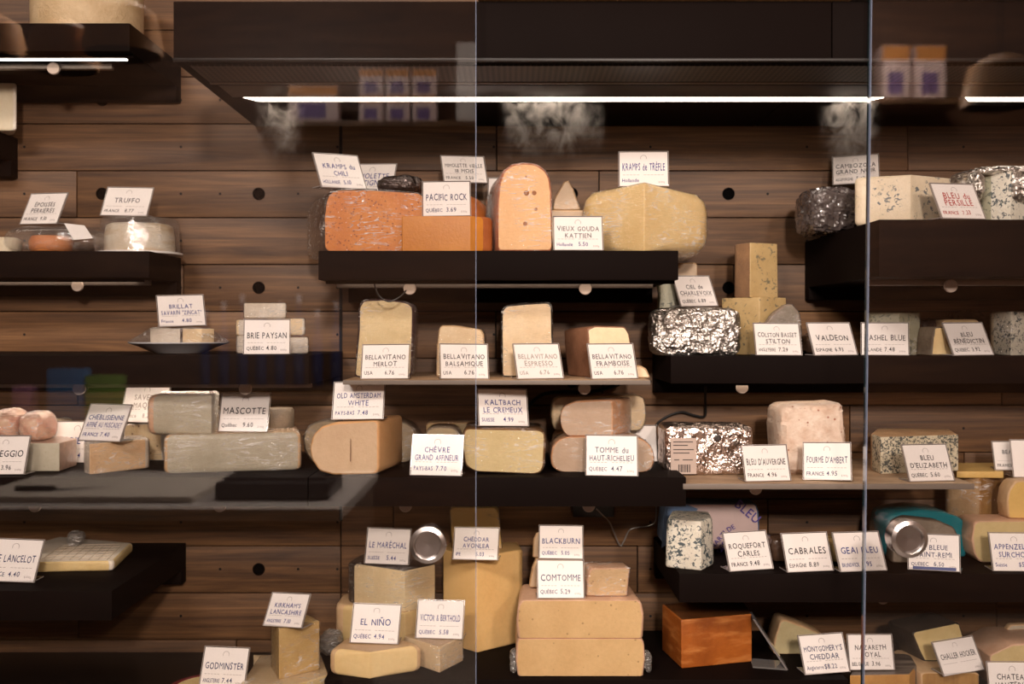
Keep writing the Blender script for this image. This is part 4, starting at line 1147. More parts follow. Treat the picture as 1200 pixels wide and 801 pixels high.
# ------------------------------------------------------------------ right oak board
fbx = crumple('foil_wrapped_cheese', 'square box of printed pinkish foil with a barcode label on the right oak board', (780, 883, 500, 557, 1.89, 2.0), M_FOILW, z0=zSF, amp=.0035, freq=30, power=14, seg=34, angle=.25)
lg = Geo().box(P(786, 513, 1.8835), P(816, 555, 1.885)).obj('paper_label', plain('greige_label', (198, 178, 166), rough=.4), fbx, smooth=False)
ll = Geo()
def on_label(px0, px1, py0, py1): ll.box(P(px0, py0, 1.883), P(px1, py1, 1.8836))
for py, a, b in ((517, 789, 812), (521, 789, 806), (526, 789, 813), (530, 789, 808), (538, 790, 796), (538, 800, 812)): on_label(a, b, py, py + 1)
px = 795
for wd_ in (1, .6, 1.4, .5, .9, .6, 1.2, .5, .8): on_label(px, px + wd_, 544, 553); px += wd_ + .8
ll.obj('label_print', plain('label_ink', (70, 60, 58), rough=.6), lg, smooth=False)
cc = P(841, 513, 1.885)
Geo().lathe([(.0065, 0), (.0065, .002), (.0045, .0025), (.004, .001), (0, .001)], (cc.x, cc.y, cc.z), 'y', n=24).obj('round_stud', plain('stud_dark', (60, 50, 46), rough=.4), fbx)
slab('cheese_drum', 'upright drum with a bumpy pink crust on the right oak board', [(917, 557), (916, 530), (914, 495), (915.5, 480), (923, 474.5), (950, 473.5), (975, 473), (986, 471.5), (990, 477), (992, 505), (995, 535), (995, 557)], 1.895, .12, MM(r_crust, r_crust), zbase=zSF, r=5, bev=.012, jit=.0016)
wedge('blue_cheese', 'cream block densely speckled with blue, tan top, right end of the oak board', [(1032, 1.905, 0), (1123, 1.95, 0), (1112, 2.07, 1), (1028, 2.08, 1), (1020, 1.965, 1)], zSF, Z(512, 1.905), MM(c_bluedk, cheese('rind_blue_top', (214, 176, 134), (178, 140, 104), bump=.9, bscale=90)), paste=(0, 4), rr=.004, rxy=.01)
for a in (('price card before the printed foil box on the right oak board', [(869, 522.5), (921, 522), (925.5, 562.5), (875, 564)], ["BLEU D'AUVERGNE"], 'FRANCE', '4.96', 'black'),
          ('price card before the pink crusted drum', [(942.5, 520), (996, 520), (997, 562), (942, 562)], ["FOURME D'AMBERT"], 'FRANCE', '4.95', 'navy'),
          ('price card before the densely speckled blue block', [(1057.5, 522), (1107.5, 521), (1118, 563), (1067, 564)], ['BLEU', "D'ELIZABETH"], 'QUÉBEC', '5.60', 'black')):
    price_card(a[0], a[1], 1.805, a[2], a[3], a[4], a[5], zs=zSF + .0005)

# ------------------------------------------------------------------ lower right shelf
wedge('blue_cheese', 'white drum-like block mottled with dark blue at the end of the lower right shelf', [(822, 1.845, 0), (837, 1.885, 1), (832, 1.96, 1), (786, 1.97, 1), (779, 1.865, 1)], zSG, Z(611, 1.845), MM(c_bluew, c_bluew), paste=(0, 4), rr=.006, taper=.94, rxy=.012)
pp = slab('paper_parcel', 'white paper parcel with purple print and a blue side behind the mottled block', [(775, 645), (779, 592), (784, 590), (886, 590), (889, 600), (890, 628), (884, 652), (800, 660)], 2.0, .07, MM(plain('parcel_paper', (206, 182, 178), rough=.5, bump=.5, bscale=40), plain('parcel_blue', (92, 116, 150), rough=.5)), zbase=zSG, r=3, cat='parcel')
g = Geo()
q = [(775, 642), (780, 592), (806, 591), (818, 596), (790, 632)]
g.add([P(a, b, 1.9985) for a, b in q] + [P(a, b, 1.9995) for a, b in q], [(0, 1, 2, 3, 4), (9, 8, 7, 6, 5)] + [(i, 5 + i, 5 + (i + 1) % 5, (i + 1) % 5) for i in range(5)])
g.obj('blue_patch', plain('parcel_blue2', (96, 122, 160), rough=.4, bump=.4, var=.2), pp, smooth=False)
pg = Geo()
for tx, px, py, hpx, ang in (('BLEU', 873, 603, 11, -40), ('DE', 858, 621, 6, 30), ('BERGERIE', 846, 646, 6.5, 55), ('NARTI', 844, 634, 6, 50)):
    tv, tf = lettering(tx, hpx * 2.0 / F, 1, jitter=0, squeeze=.95)
    a = math.radians(ang); c0 = P(px, py, 1.9975)
    pg.add([(c0.x + u * math.cos(a) - v_ * math.sin(a), c0.y, c0.z + u * math.sin(a) + v_ * math.cos(a)) for u, v_ in tv], tf)
pg.obj('printed_lettering', plain('purple_print', (84, 70, 150), rough=.5), pp, smooth=False)
crumple('wrapped_cheese', 'brown wrapped piece peeping out left of the card with eight bold letters', (904, 934, 630, 668, 1.90, 1.96), plain('brown_wrap', (84, 62, 48)), z0=zSG, amp=.004, power=4, seg=12)
crumple('wrapped_cheese', 'yellow wrapped piece peeping between two cards on the lower right shelf', (966, 990, 632, 668, 1.90, 1.96), plain('yellow_wrap', (196, 164, 110), rough=.25, coat=.8, bump=.8, bscale=60, var=.2), z0=zSG, amp=.004, power=4, seg=12)
slab('cheese_half_wheel', 'half wheel coated in teal wax behind the right glass pane', [(1038, 660), (1038, 620), (1041, 606), (1050, 601), (1078, 597), (1108, 600), (1126, 607), (1135, 618), (1136, 640), (1133, 660)], 1.95, .10, MM(M_TEALW, M_TEALW), zbase=zSG, r=5, bev=.006)
slab('cheese_wedge', 'grey-crusted wedge in front of the teal half wheel', [(1045, 662), (1047, 620), (1052, 611), (1064, 606), (1100, 610), (1118, 618), (1124, 630), (1125, 662)], 1.905, .035, MM(r_grey, cheese('rind_soot', (120, 104, 88), (76, 64, 54), bump=.9)), zbase=zSG, r=4)
AP = Z(610, 1.905)
slab('cheese_half_wheel', 'pale half wheel with a rough pink top behind the card at the right edge', [(1150, 661), (1142, 652), (1139, 632), (1141, 614), (1145, 610), (1240, 610), (1240, 661)], 1.905, .075, MM(cheese('paste_straw', (214, 192, 142), (204, 180, 128)), r_pink), zbase=zSG, r=4)
yb_ = Z(560, 1.985)
wedge('cheese_block', 'tall tan block with film and a dark right side carrying the yellow slab', [(1148, 1.985, 0), (1186, 2.04, 0), (1180, 2.12, 0), (1118, 2.12, 1), (1106, 2.05, 1)], zSG, yb_, MM(cheese('paste_bronze', (178, 138, 84), (158, 116, 66), streak=((140, 100, 56), (60, 60, 3))), r_tan), paste=(0,), rr=.006, wrap=True)
wedge('cheese_slab', 'flat yellow slab lying on the tall tan block near the right edge', [(1121, 1.99, 0), (1176, 1.985, 0), (1174, 2.12, 0), (1116, 2.12, 0)], yb_, Z(552, 1.99), MM(c_yellow, c_yellow), paste=(0, 1, 2, 3), rr=.003)
slab('cheese_half_wheel', 'yellow half wheel on the pink-topped one at the right edge', [(1182, 608), (1180, 590), (1182, 574), (1190, 563), (1240, 562), (1240, 608)], 1.925, .045, MM(c_yellow, r_tan), zbase=AP, r=4)
for a in (('price card beside the mottled white block on the lower right shelf', [(848, 624.5), (896, 622.5), (906, 665.5), (856, 669.5)], 1.835, ['ROQUEFORT', 'CARLES'], 'FRANCE', '9.48', 'black', zSG, None),
          ('price card with eight bold black letters before the brown wrapped piece', [(916, 626), (967.5, 624), (976, 669), (924, 671)], 1.835, ['CABRALES'], 'ESPAGNE', '8.89', 'black', zSG, None),
          ('price card with blue writing crossed by the glass edge on the lower right shelf', [(976, 625), (1028, 623), (1039, 669), (986, 670)], 1.835, ['GEAI BLEU'], 'BRUNSWICK', '5.95', 'blue', zSG, None),
          ('price card with a blue strip along its foot before the teal half wheel', [(1066, 628), (1123, 628), (1125, 672), (1064, 668)], 1.832, ['LE BLEUE', 'SAINT-REMI'], 'QUÉBEC', '6.50', 'navy', zSG, plain('sticker_blue', (52, 66, 128), rough=.4)),
          ('price card cut by the right picture edge before the pink-topped half wheel', [(1159, 625), (1215, 625), (1220, 670), (1165, 669)], 1.835, ['APPENZELLER', 'SURCHOIX'], 'Suisse', '$5', 'blue', zSG, None)):
    price_card(a[0], a[1], a[2], a[3], a[4], a[5], a[6], zs=a[7] + .0005, sticker=a[8])
price_card('price card with black writing on the flat yellow slab at the right edge', [(1163, 519), (1216, 519), (1220, 558), (1167, 558)], 2.03, ['BEAUFORT', 'ÉTÉ'], 'FRANCE', '6.10', 'black', zs=Z(552, 1.99) + .001)
price_card('blank-looking card overlapping another at the right edge', [(1184, 516), (1238, 516), (1242, 559), (1189, 558)], 1.955, [], '', '', 'pale', zs=Z(562, 1.94) + .001)

# ------------------------------------------------------------------ lower left shelf
br = wedge('cheese_wedge', 'flat white wedge with a grid-marked rind on the lower left shelf', [(133, 1.895, 1), (156, 2.06, 1), (70, 2.12, 0), (20, 2.0, 0), (36, 1.885, 0)], zSH, Z(657, 1.895), MM(cheese('paste_runny', (230, 204, 148), (214, 182, 122), bump=.9, bscale=60), r_white), paste=(4, 0), rr=.006, rxy=.008)
gl_ = Geo()
zt = Z(657, 1.895) + .0004
for k in range(9):
    a, b = P(48 + k * 11, 653, 1.90), P(72 + k * 10, 640, 2.03)
    gl_.tube([(a.x, a.y, zt), (b.x, b.y, zt)], .0006, n=6)
for k in range(6):
    y = 1.915 + k * .024
    gl_.tube([(X(50 + k * 5, y), y, zt), (X(128 + k * 3, y), y + .01, zt)], .0006, n=6)
gl_.obj('rind_ridges', plain('ridge', (190, 172, 150), rough=.7), br)
crumple('film_scrap', 'twist of clear film on the flat white wedge', (77, 94, 624, 640, 2.02, 2.05), M_WRAP2, z0=Z(657, 1.895) + .0003, amp=.006, freq=50, seg=10, power=2.5, cat='film')
price_card('price card cut by the left edge before the flat white wedge', [(-10, 632), (52.5, 634), (37.5, 683), (-22, 681)], 1.80, ['BRIE LANCELOT'], 'FRANCE', '4.40', 'navy', zs=zSH + .0005)

# ------------------------------------------------------------------ bottom step: stacked blocks
M0 = Z(717, 1.97); M1 = Z(669, 1.97)
mm_ = MM(cheese('paste_marble', (244, 224, 182), (238, 212, 166), scale=8), r_dark)
wedge('cheese_block', 'lower pale block under the film-topped one, left of the bottom step', [(475, 1.965, 0), (492, 2.0, 0), (484, 2.12, 0), (402, 2.12, 1), (392, 2.03, 1)], zSI, M0, MM(cheese('paste_marble2', (220, 192, 140), (208, 178, 122), scale=8), r_tan), paste=(0, 4), rr=.01)
wedge('cheese_block', 'pale block with a dark film top standing on another at left of the bottom step', [(474, 1.97, 0), (509.5, 2.025, 0), (497, 2.13, 0), (424, 2.13, 1), (406, 2.04, 1)], M0, M1, mm_, paste=(0, 4), rr=.006, wrap=True)
E1 = Z(764, 1.85)
wedge('cheese_wedge', 'wide butter-yellow wedge with a pinkish top at the left end of the bottom step', [(433, 1.85, 0), (496, 1.892, 1), (478, 1.93, 1), (406, 1.95, 1), (385, 1.87, 1)], zSI, E1, MM(c_butter, r_tan), paste=(0, 4), rr=.012, rxy=.012)
V1 = Z(758, 1.882)
wedge('cheese_wedge', 'small wedge with one corner forward beside the butter-yellow wedge', [(515, 1.882, 0), (542.5, 1.95, 0), (528, 2.0, 0), (500, 1.99, 0), (474, 1.95, 0)], zSI, V1, MM(c_cream, r_tan), paste=(0, 4), rr=.004, wrap=True)
C1 = Z(652, 2.0)
wedge('cheese_block', 'largest pale orange-yellow block on the bottom step, right behind the glass edge', [(559, 2.0, 0), (613, 2.065, 1), (606, 2.14, 0), (527, 2.14, 0), (519.5, 2.065, 0)], zSI, C1, MM(cheese('paste_apricot', (238, 198, 134), (230, 186, 120), scale=7), cheese('paste_apricot2', (226, 186, 124), (214, 170, 106), scale=7)), paste=(0, 4), rr=.006, rxy=.01)
slab('cheese_block', 'upper yellow block in film on the largest block', [(530, 652), (527, 600), (530, 594), (580, 594), (584, 600), (588, 652)], 2.075, .06, MM(c_yellow, c_yellow), zbase=C1, r=2, wrap=True)
K0 = Z(748, 1.862); K1 = Z(703, 1.862)
km = MM(c_holed, r_pink)
KBOT = slab('cheese_half_wheel', 'bottom half wheel with tiny holes of the tall stack on the step', [(607, 792), (604.5, 775), (605.5, 752), (608, 748), (752, 748), (755, 753), (756, 772), (754, 792)], 1.862, .15, km, zbase=zSI, r=3, bev=.003)
for bx in ((598, 607, 762, 788, 1.875, 1.90), (754, 764, 766, 786, 1.875, 1.905)):
    crumple_geo(*bx, z0=zSI, amp=.005, freq=60, seg=8, power=2.5).obj('film_twist', M_WRAP2, KBOT)
slab('cheese_half_wheel', 'middle half wheel with tiny holes and a pinkish top of the tall stack', [(607, 747.5), (605, 728), (606.5, 711), (610, 704), (613, 703), (748, 703), (752, 706), (755, 722), (753, 747.5)], 1.862, .14, km, zbase=K0, r=3, bev=.004, backscale=.95)
slab('cheese_wedge', 'upper right wedge of the tall stack showing a film-wrapped left side', [(687, 705), (688, 684), (690.5, 670), (694, 665.5), (738.5, 665.5), (735, 705)], 1.89, .06, MM(cheese('paste_pinkholes', (222, 190, 146), (208, 174, 130), spots=((176, 138, 100), 70, .08)), r_pink), zbase=K1, r=2, back=(-.008, .055), wrap=True)
B1 = Z(655.5, 1.965)
slab('cheese_wedge', 'tan wedge behind the two stacked cards on the tall stack', [(620, 693), (624, 668), (628, 656), (632, 655.5), (682, 655.5), (682, 693)], 1.955, .035, MM(c_tan, r_tan), zbase=K1, r=2)
slab('cheese_chunk', 'small tan chunk behind the topmost card of the tall stack', [(624, 655), (625, 632), (629, 624), (675, 624), (678, 655)], 1.975, .012, MM(c_tan, r_tan), zbase=Z(655.5, 1.955), r=2)
wedge('cheese_block', 'big deep orange block with a dark top on the bottom step', [(798.5, 1.905, 0), (881, 1.945, 0), (868, 2.07, 0), (776, 2.015, 0)], zSI, Z(726, 1.905), MM(c_cheddar, cheese('cheddar_top', (120, 72, 36), (86, 52, 30), bump=.8)), paste=(0, 3), rr=.003, bev=.003)
slab('cheese_wedge', 'tilted pale grey-green wedge behind the bottom card right of the orange block', [(906, 768), (908, 748), (914, 728), (919, 725.5), (940, 733), (966, 745), (968, 768)], 1.99, .06, MM(cheese('paste_dimgreen', (206, 192, 150), (192, 176, 132)), r_tan), zbase=zSI, r=4)
hd = empty('card_holder', (X(898, 1.93), 1.93, zSI), 0)
tag(hd, 'empty clear card holder standing sideways right of the deep orange block', 'card holder')
hd['_local'] = 1
M_ACR2 = clear('acrylic_tinted', tint=(176, 180, 200), refl=.14, rough=.06, haze=.16)
g = Geo()
g.add([(-.030, -.02, .0), (.030, -.035, .0), (.030, -.033, .0022), (-.030, -.018, .0022)] + [(-.024, .03, 0), (.034, .015, 0), (.034, .015, .0022), (-.024, .03, .0022)], [(0, 1, 2, 3), (4, 7, 6, 5), (0, 4, 5, 1), (3, 2, 6, 7), (0, 3, 7, 4), (1, 5, 6, 2)])
g.obj('foot', M_ACR2, hd, smooth=False)
g = Geo()
g.add([(.028, -.035, .001), (.032, -.035, .001), (-.024, -.01, .088), (-.028, -.01, .088), (.034, .015, .001), (.038, .015, .001), (-.018, .04, .088), (-.022, .04, .088)], [(0, 1, 2, 3), (7, 6, 5, 4), (0, 4, 5, 1), (1, 5, 6, 2), (2, 6, 7, 3), (3, 7, 4, 0)])
g.obj('leaning_plate', M_ACR2, hd, smooth=False)
for a in (('price card on the film-topped block, left of the round steel finger pull', [(432, 619), (481, 621), (478, 661), (427.5, 659)], 2.0, ['LE MARÉCHAL'], 'SUISSE', '5.44', 'blue', M1 + .002),
          ('price card with slanted blue writing on the largest block behind the glass edge', [(534, 619.5), (584.5, 619.5), (582.5, 661), (531, 659.5)], 2.005, ['CHEDDAR', 'AVONLEA'], 'IPE', '5.03', 'blue', C1 + .001),
          ('price card with two short navy words on the butter-yellow wedge', [(416, 707.5), (469, 709.5), (466, 755), (410, 753)], 1.895, ['EL NIÑO'], 'QUÉBEC', '4.94', 'blue', E1 + .001),
          ('price card on the small corner-forward wedge', [(491, 704), (544, 704), (541, 749), (487.5, 747)], 1.925, ['VICTOR & BERTHOLD'], 'QUÉBEC', '5.58', 'blue', V1 + .001),
          ('topmost price card of the two above each other on the tall stack', [(632.5, 616), (682.5, 617), (682.5, 655.5), (632.5, 655)], 1.958, ['BLACKBURN'], 'QUÉBEC', '5.05', 'blue', B1 + .004),
          ('lower price card of the two above each other on the tall stack', [(630, 657), (683, 657), (684, 702), (631, 701)], 1.875, ['COMTOMME'], 'QUÉBEC', '5.29', 'navy', K1 + .001),
          ('price card standing on the bottom step before the grey-green wedge', [(936, 746), (986, 742), (995.5, 787.5), (944.5, 791)], 1.87, ["MONTGOMERY'S", 'CHEDDAR'], 'Angleterre', '$8.22', 'navy', zSI + .0005)):
    price_card(a[0], a[1], a[2], a[3], a[4], a[5], a[6], zs=a[7], foot=a[0].find('topmost') < 0)

# ------------------------------------------------------------------ bottom deck
NZ = Z(790, 1.875)
wedge('cheese_wedge', 'dark-striped waxed wedge beneath the shaded card at the bottom right', [(1066, 1.875, 0), (1076, 1.92, 1), (1066, 2.0, 1), (1008, 2.0, 1), (996, 1.87, 0)], deck_z, NZ, MM(cheese('paste_bronze2', (190, 142, 78), (170, 120, 62)), cheese('rind_striped', (96, 84, 76), (60, 50, 44), streak=((140, 126, 114), (8, 60, 8)))), paste=(0, 4), rr=.004)
price_card('shaded price card crossed by the glass edge at the bottom right', [(993, 744), (1044.5, 744), (1047, 785), (997, 785.5)], 1.90, ['NAZARETH', 'ROYAL'], 'BELGIQUE', '3.96', 'black', zs=NZ + .001)
CH = Z(788, 1.89)
slab('cheese_block', 'lower pale block at bottom right carrying the tilted wedge', [(1080, 840), (1079, 792), (1083, 788), (1144, 788), (1148, 792), (1148, 840)], 1.89, .14, MM(cheese('paste_bronze', (178, 138, 84)), r_tan), zbase=deck_z, r=2)
slab('cheese_wedge', 'tilted pale wedge with dark left rind standing on a block at the bottom right', [(1083, 788), (1076, 770), (1069, 747), (1071, 743), (1121, 729), (1125, 731), (1129, 750), (1126, 788)], 1.955, .08, MM(cheese('paste_dimyellow', (222, 200, 146), (210, 186, 130)), r_dark), zbase=CH, r=2, back=(-.02, .08))
price_card('tilted price card with a glare band before the tilted pale wedge', [(1093, 754), (1139, 747.5), (1153, 786), (1107.5, 795)], 1.893, ['CHALLER HOCKER'], '', '', 'black', zs=CH + .0005)
slab('cheese_block', 'lower tan block at the right picture edge near the bottom', [(1161, 830), (1160, 776), (1186, 756), (1240, 752), (1240, 830)], 1.94, .12, MM(cheese('paste_straw', (214, 192, 142)), r_pink), zbase=deck_z, r=3)
slab('cheese_block', 'upper green-grey block at the right picture edge near the bottom', [(1181, 760), (1180, 734), (1184, 731), (1240, 730), (1240, 760)], 2.03, .02, MM(c_grey, r_tan), zbase=deck_z, r=2)
price_card('price card cut by the bottom edge at the lower right corner', [(1157.5, 776), (1213, 776), (1218, 823), (1161, 823)], 1.84, ['CHATEAU', 'HAUTERIVE'], 'SUISSE', '5.90', 'black', zs=deck_z + .0005)
KB = Z(796, 1.86)
wedge('cheese_block', 'low pale yellow wedge under the upright film-wrapped wedge at bottom left', [(322, 1.80, 0), (385, 1.885, 0), (376, 2.0, 0), (306, 2.0, 0), (281, 1.83, 0)], deck_z, KB, MM(c_butter, c_cream), paste=(0, 1, 4), rr=.003, wrap=True)
wedge('cheese_wedge', 'upright yellow wedge in film carrying a tilted card at bottom left', [(327, 1.86, 0), (375.5, 1.915, 1), (350, 1.985, 0), (318, 1.93, 0)], KB, Z(737, 1.86), MM(cheese('paste_straw2', (222, 188, 128), (208, 172, 110)), cheese('paste_straw2', (222, 188, 128))), paste=(0,), rr=.004, rxy=.006, wrap=True)
wedge('cheese_wedge', 'small yellow wedge behind the upright wrapped wedge at bottom left', [(297, 2.03, 0), (322, 2.03, 0), (322, 2.1, 0), (297, 2.1, 0)], deck_z, Z(780, 2.03), MM(c_butter, c_cream), paste=(0,), rr=.003)
crumple('film_scrap', 'bunched clear film between the upright wedge and butter-yellow wedge', (372, 397, 745, 790, 1.97, 2.03), M_WRAP2, z0=deck_z if False else zSI, amp=.008, freq=45, seg=14, power=2.6, cat='film')
price_card('tilted price card with blue writing on the upright film-wrapped wedge', [(320, 696), (363, 698), (352, 738), (309, 736)], 1.885, ["KIRKHAM'S", 'LANCASHIRE'], 'ANGLETERRE', '7.10', 'blue', zs=Z(737, 1.86) + .001)
gz = .905
gd_ = empty('cheese_round', (X(247, 1.862), 1.862, deck_z))
tag(gd_, 'flat round cheese in dark red wax under the card at the bottom left', 'cheese')
cw = (X(247, 1.862), 1.862, deck_z)
Geo().lathe([(.078, 0), (.082, .003), (.0835, .012), (.082, .021), (.078, .0245), (.070, .025), (.068, .022), (0, .022)], cw, 'z', n=56).obj('wax_coat', r_wax, gd_)
Geo().lathe([(.067, 0), (.067, .002), (0, .0025)], (cw[0], cw[1], deck_z + .0222), 'z', n=48).obj('paste', c_butter, gd_)
price_card('price card with one navy word on the red waxed round at bottom left', [(241, 757.5), (292, 760), (285, 806), (234, 804)], 1.84, ['GODMINSTER'], 'ANGLETERRE', '7.44', 'navy', zs=deck_z + .0252)

# ------------------------------------------------------------------ cables
def cable(label, pts, r, mat, n=8):
    g = Geo().tube(spline([P(*p) for p in pts], 10), r, n=n)
    return tag(g.top('cable', mat), label, 'cable')
kb = plain('black_cable', (20, 18, 18), rough=.5)
kc = clear('clear_cable', tint=(190, 185, 180), refl=.2, rough=.1, haze=.25)
cable('black cable dropping from the right shelf and curling left above the foil box', [(826.5, 452, 2.1), (826.5, 470, 2.13), (826, 487, 2.14), (815, 487, 2.144), (798, 483, 2.144), (780, 489, 2.144), (768, 500, 2.144), (764, 520, 2.144)], .0028, kb)
cable('black cable looping on the wall under the thin oak board', [(617, 500, 2.144), (619, 478, 2.144), (634, 463, 2.144), (658, 458.5, 2.144), (690, 459, 2.144), (720, 452, 2.144), (735, 444, 2.144)], .0036, kb)
cable('thin black wire hanging in a loop before the leftmost pale slab', [(438, 329, 1.83), (443, 345, 1.84), (455, 353, 1.845), (468, 348, 1.85), (478, 338, 1.87)], .0015, kb)
cable('thin clear wire hanging in a zigzag under the middle shelf', [(699, 596, 2.0), (706, 603, 2.05), (715, 613, 2.1), (726, 638, 2.14), (731, 634, 2.144), (739, 620, 2.144), (760, 616, 2.144), (768, 610, 2.144), (769, 592, 2.144)], .0016, kc)
o = Geo().box((X(671, 2.09), 2.09, Z(606, 2.09)), (X(720, 2.09), DW - .0005, Z(588, 2.09)), bev=.004).top('power_adapter', plain('adapter_black', (18, 16, 16), rough=.4))
tag(o, 'small black power adapter on the wall under the middle shelf', 'power adapter')

# ------------------------------------------------------------------ cold mist
def mist(label, x0, x1, y0, y1, d0, d1, dens, seed):
    m = bpy.data.materials.new('cold_mist'); m.use_nodes = True
    t = m.node_tree
    for n in list(t.nodes): t.nodes.remove(n)
    out = t.nodes.new('ShaderNodeOutputMaterial')
    vp = t.nodes.new('ShaderNodeVolumePrincipled')
    vp.inputs['Color'].default_value = (1, .90, .82, 1)
    vp.inputs['Anisotropy'].default_value = .1
    tc = t.nodes.new('ShaderNodeTexCoord')
    mp = N(t, 'ShaderNodeMapping'); mp.inputs['Location'].default_value = (seed, seed, 0)
    mp.inputs['Scale'].default_value = (1, 1, .7)
    t.links.new(tc.outputs['Object'], mp.inputs[0])
    nz = N(t, 'ShaderNodeTexNoise', Scale=34, Detail=5, Roughness=.62, Distortion=1.1)
    t.links.new(mp.outputs[0], nz.inputs['Vector'])
    r = ramp(t, nz.outputs['Fac'], [(.46, (0, 0, 0, 1)), (.72, (1, 1, 1, 1))])
    # fade towards the sides and the foot of the plume
    n9 = N(t, 'ShaderNodeTexNoise', Scale=16, Detail=3); t.links.new(mp.outputs[0], n9.inputs['Vector'])
    wv = N(t, 'ShaderNodeMix', _data_type='RGBA', _blend_type='LINEAR_LIGHT'); wv.inputs[0].default_value = .35
    t.links.new(tc.outputs['Generated'], wv.inputs[6]); t.links.new(n9.outputs['Color'], wv.inputs[7])
    sx = t.nodes.new('ShaderNodeSeparateXYZ'); t.links.new(wv.outputs[2], sx.inputs[0])
    sg = t.nodes.new('ShaderNodeSeparateXYZ'); t.links.new(tc.outputs['Generated'], sg.inputs[0])
    def bell(sock, lo, hi):
        a = N(t, 'ShaderNodeMapRange', _interpolation_type='SMOOTHSTEP'); a.inputs['From Min'].default_value = 0; a.inputs['From Max'].default_value = lo
        b = N(t, 'ShaderNodeMapRange', _interpolation_type='SMOOTHSTEP'); b.inputs['From Min'].default_value = 1; b.inputs['From Max'].default_value = hi
        t.links.new(sock, a.inputs[0]); t.links.new(sock, b.inputs[0])
        mu = N(t, 'ShaderNodeMath', _operation='MULTIPLY'); t.links.new(a.outputs[0], mu.inputs[0]); t.links.new(b.outputs[0], mu.inputs[1])
        return mu.outputs[0]
    val = r.outputs[0]
    for s in (bell(sx.outputs[0], .42, .58), bell(sx.outputs[1], .4, .6), bell(sx.outputs[2], .75, .97), bell(sg.outputs[0], .15, .85), bell(sg.outputs[2], .2, .99)):
        mu = N(t, 'ShaderNodeMath', _operation='MULTIPLY'); t.links.new(val, mu.inputs[0]); t.links.new(s, mu.inputs[1]); val = mu.outputs[0]
    mu = N(t, 'ShaderNodeMath', _operation='MULTIPLY'); mu.inputs[1].default_value = dens * 1.15
    t.links.new(val, mu.inputs[0]); t.links.new(mu.outputs[0], vp.inputs['Density'])
    t.links.new(vp.outputs[0], out.inputs['Volume'])
    zt = min(Z(y0, d0), hz - .006)
    g = Geo().box((X(x0, d0), d0, Z(y1, d0)), (X(x1, d0), d1, zt))
    o = g.top('cold_mist', m, smooth=False)
    tag(o, label, 'mist', kind='stuff')
mist('wide plume of cold mist sinking from the hood above the arched wedge', 580, 716, 100, 190, 1.85, 1.93, 42, 2.0)
mist('faint plume of cold mist behind the left glass pane below the hood', 288, 356, 100, 200, 1.85, 1.93, 34, 5.0)
mist('plume of cold mist at the teal glass edge below the hood', 966, 1042, 100, 200, 1.85, 1.93, 42, 9.0)

# ------------------------------------------------------------------ the shop opposite (seen mirrored in the panes)
GY = 1.603
def R(px, py, dv):            # a point of the mirrored picture, put back where the thing stands
    p = P(px, py, dv); p.y = 2 * GY - dv
    return p
DV = 2 * GY - RYF - .16
def r_box(name, label, cat, x0, x1, y0, y1, dv, depth, mat, group=None, band=None):
    a, b = R(x0, y1, dv), R(x1, y0, dv)
    root = empty(name, ((a.x + b.x) / 2, a.y - depth / 2, a.z))
    tag(root, label, cat, group)
    Geo().box((a.x, a.y - depth, a.z), (b.x, a.y, b.z), bev=.002).obj('carton', mat, root)
    if band:
        h = b.z - a.z
        Geo().box((a.x + .001, a.y, a.z + h * .72), (b.x - .001, a.y + .001, b.z - .004)).obj('colour_band', band, root)
        Geo().box((a.x + (b.x - a.x) * .2, a.y, a.z + h * .08), (b.x - (b.x - a.x) * .25, a.y + .001, a.z + h * .5)).obj('emblem', plain('emblem_violet', (120, 96, 150)), root)
    return root
cart = plain('carton_pink', (236, 210, 206), rough=.5)
band = plain('carton_orange', (226, 150, 70), rough=.5)
def shop_shelf(label, x0, x1, py, dv, depth=.2):
    a, b = R(x0, py, dv), R(x1, py, dv)
    Y1 = a.y
    o = Geo().box((a.x, RYF + .0005, a.z - .03), (b.x, Y1 + .02, a.z), bev=.002).top('shop_shelf', wood('shop_shelf_wood', (90, 62, 42), (120, 86, 58), (150, 110, 78), sx=2, sz=10))
    return tag(o, label, 'shelf', 'shelves on the opposite shop wall')
DVS = DV - .12
shop_shelf('opposite wall shelf mirrored in the left pane under six small cartons', 330, 565, 142, DVS)
k = 0
pos6 = ['bottom left', 'bottom middle', 'bottom right', 'top left', 'top middle', 'top right']
for row in range(2):
    for c_ in range(3):
        y1 = 142 - row * 31
        r_box('carton', f'small pink and orange carton mirrored below the hood, {pos6[k]} of the six', 'carton', 421 + c_ * 31, 449 + c_ * 31, y1 - 30.5, y1, DVS, .12, cart, 'six small cartons', band); k += 1
r_box('carton', 'wide pale carton mirrored left of the six small ones', 'carton', 338, 396, 100, 142, DVS, .12, cart, None, band)
r_box('carton', 'tall white carton with dark print mirrored at the left pane edge', 'carton', 535, 560, 50, 142, DVS, .12, M_LABEL)
shop_shelf('opposite wall shelf mirrored in the right pane under two tall cartons', 985, 1130, 114, DVS)
r_box('carton', 'tall pink carton mirrored in the right pane beside the teal edge', 'carton', 1036, 1068, 52, 114, DVS, .12, cart, 'tall pink cartons', band)
r_box('carton', 'tall pink carton mirrored in the right pane, the one further right', 'carton', 1075, 1110, 52, 114, DVS, .12, cart, 'tall pink cartons', band)
shop_shelf('low opposite shelf mirrored in the left pane under a row of slim bottles', 225, 420, 452, DVS)
bot = plain('bottle_daylight_blue', (60, 70, 120), rough=.1, coat=1)  # blue stands in for window daylight glinting on the bottles
names = ['first', 'second', 'third', 'fourth', 'fifth', 'sixth', 'seventh', 'eighth']
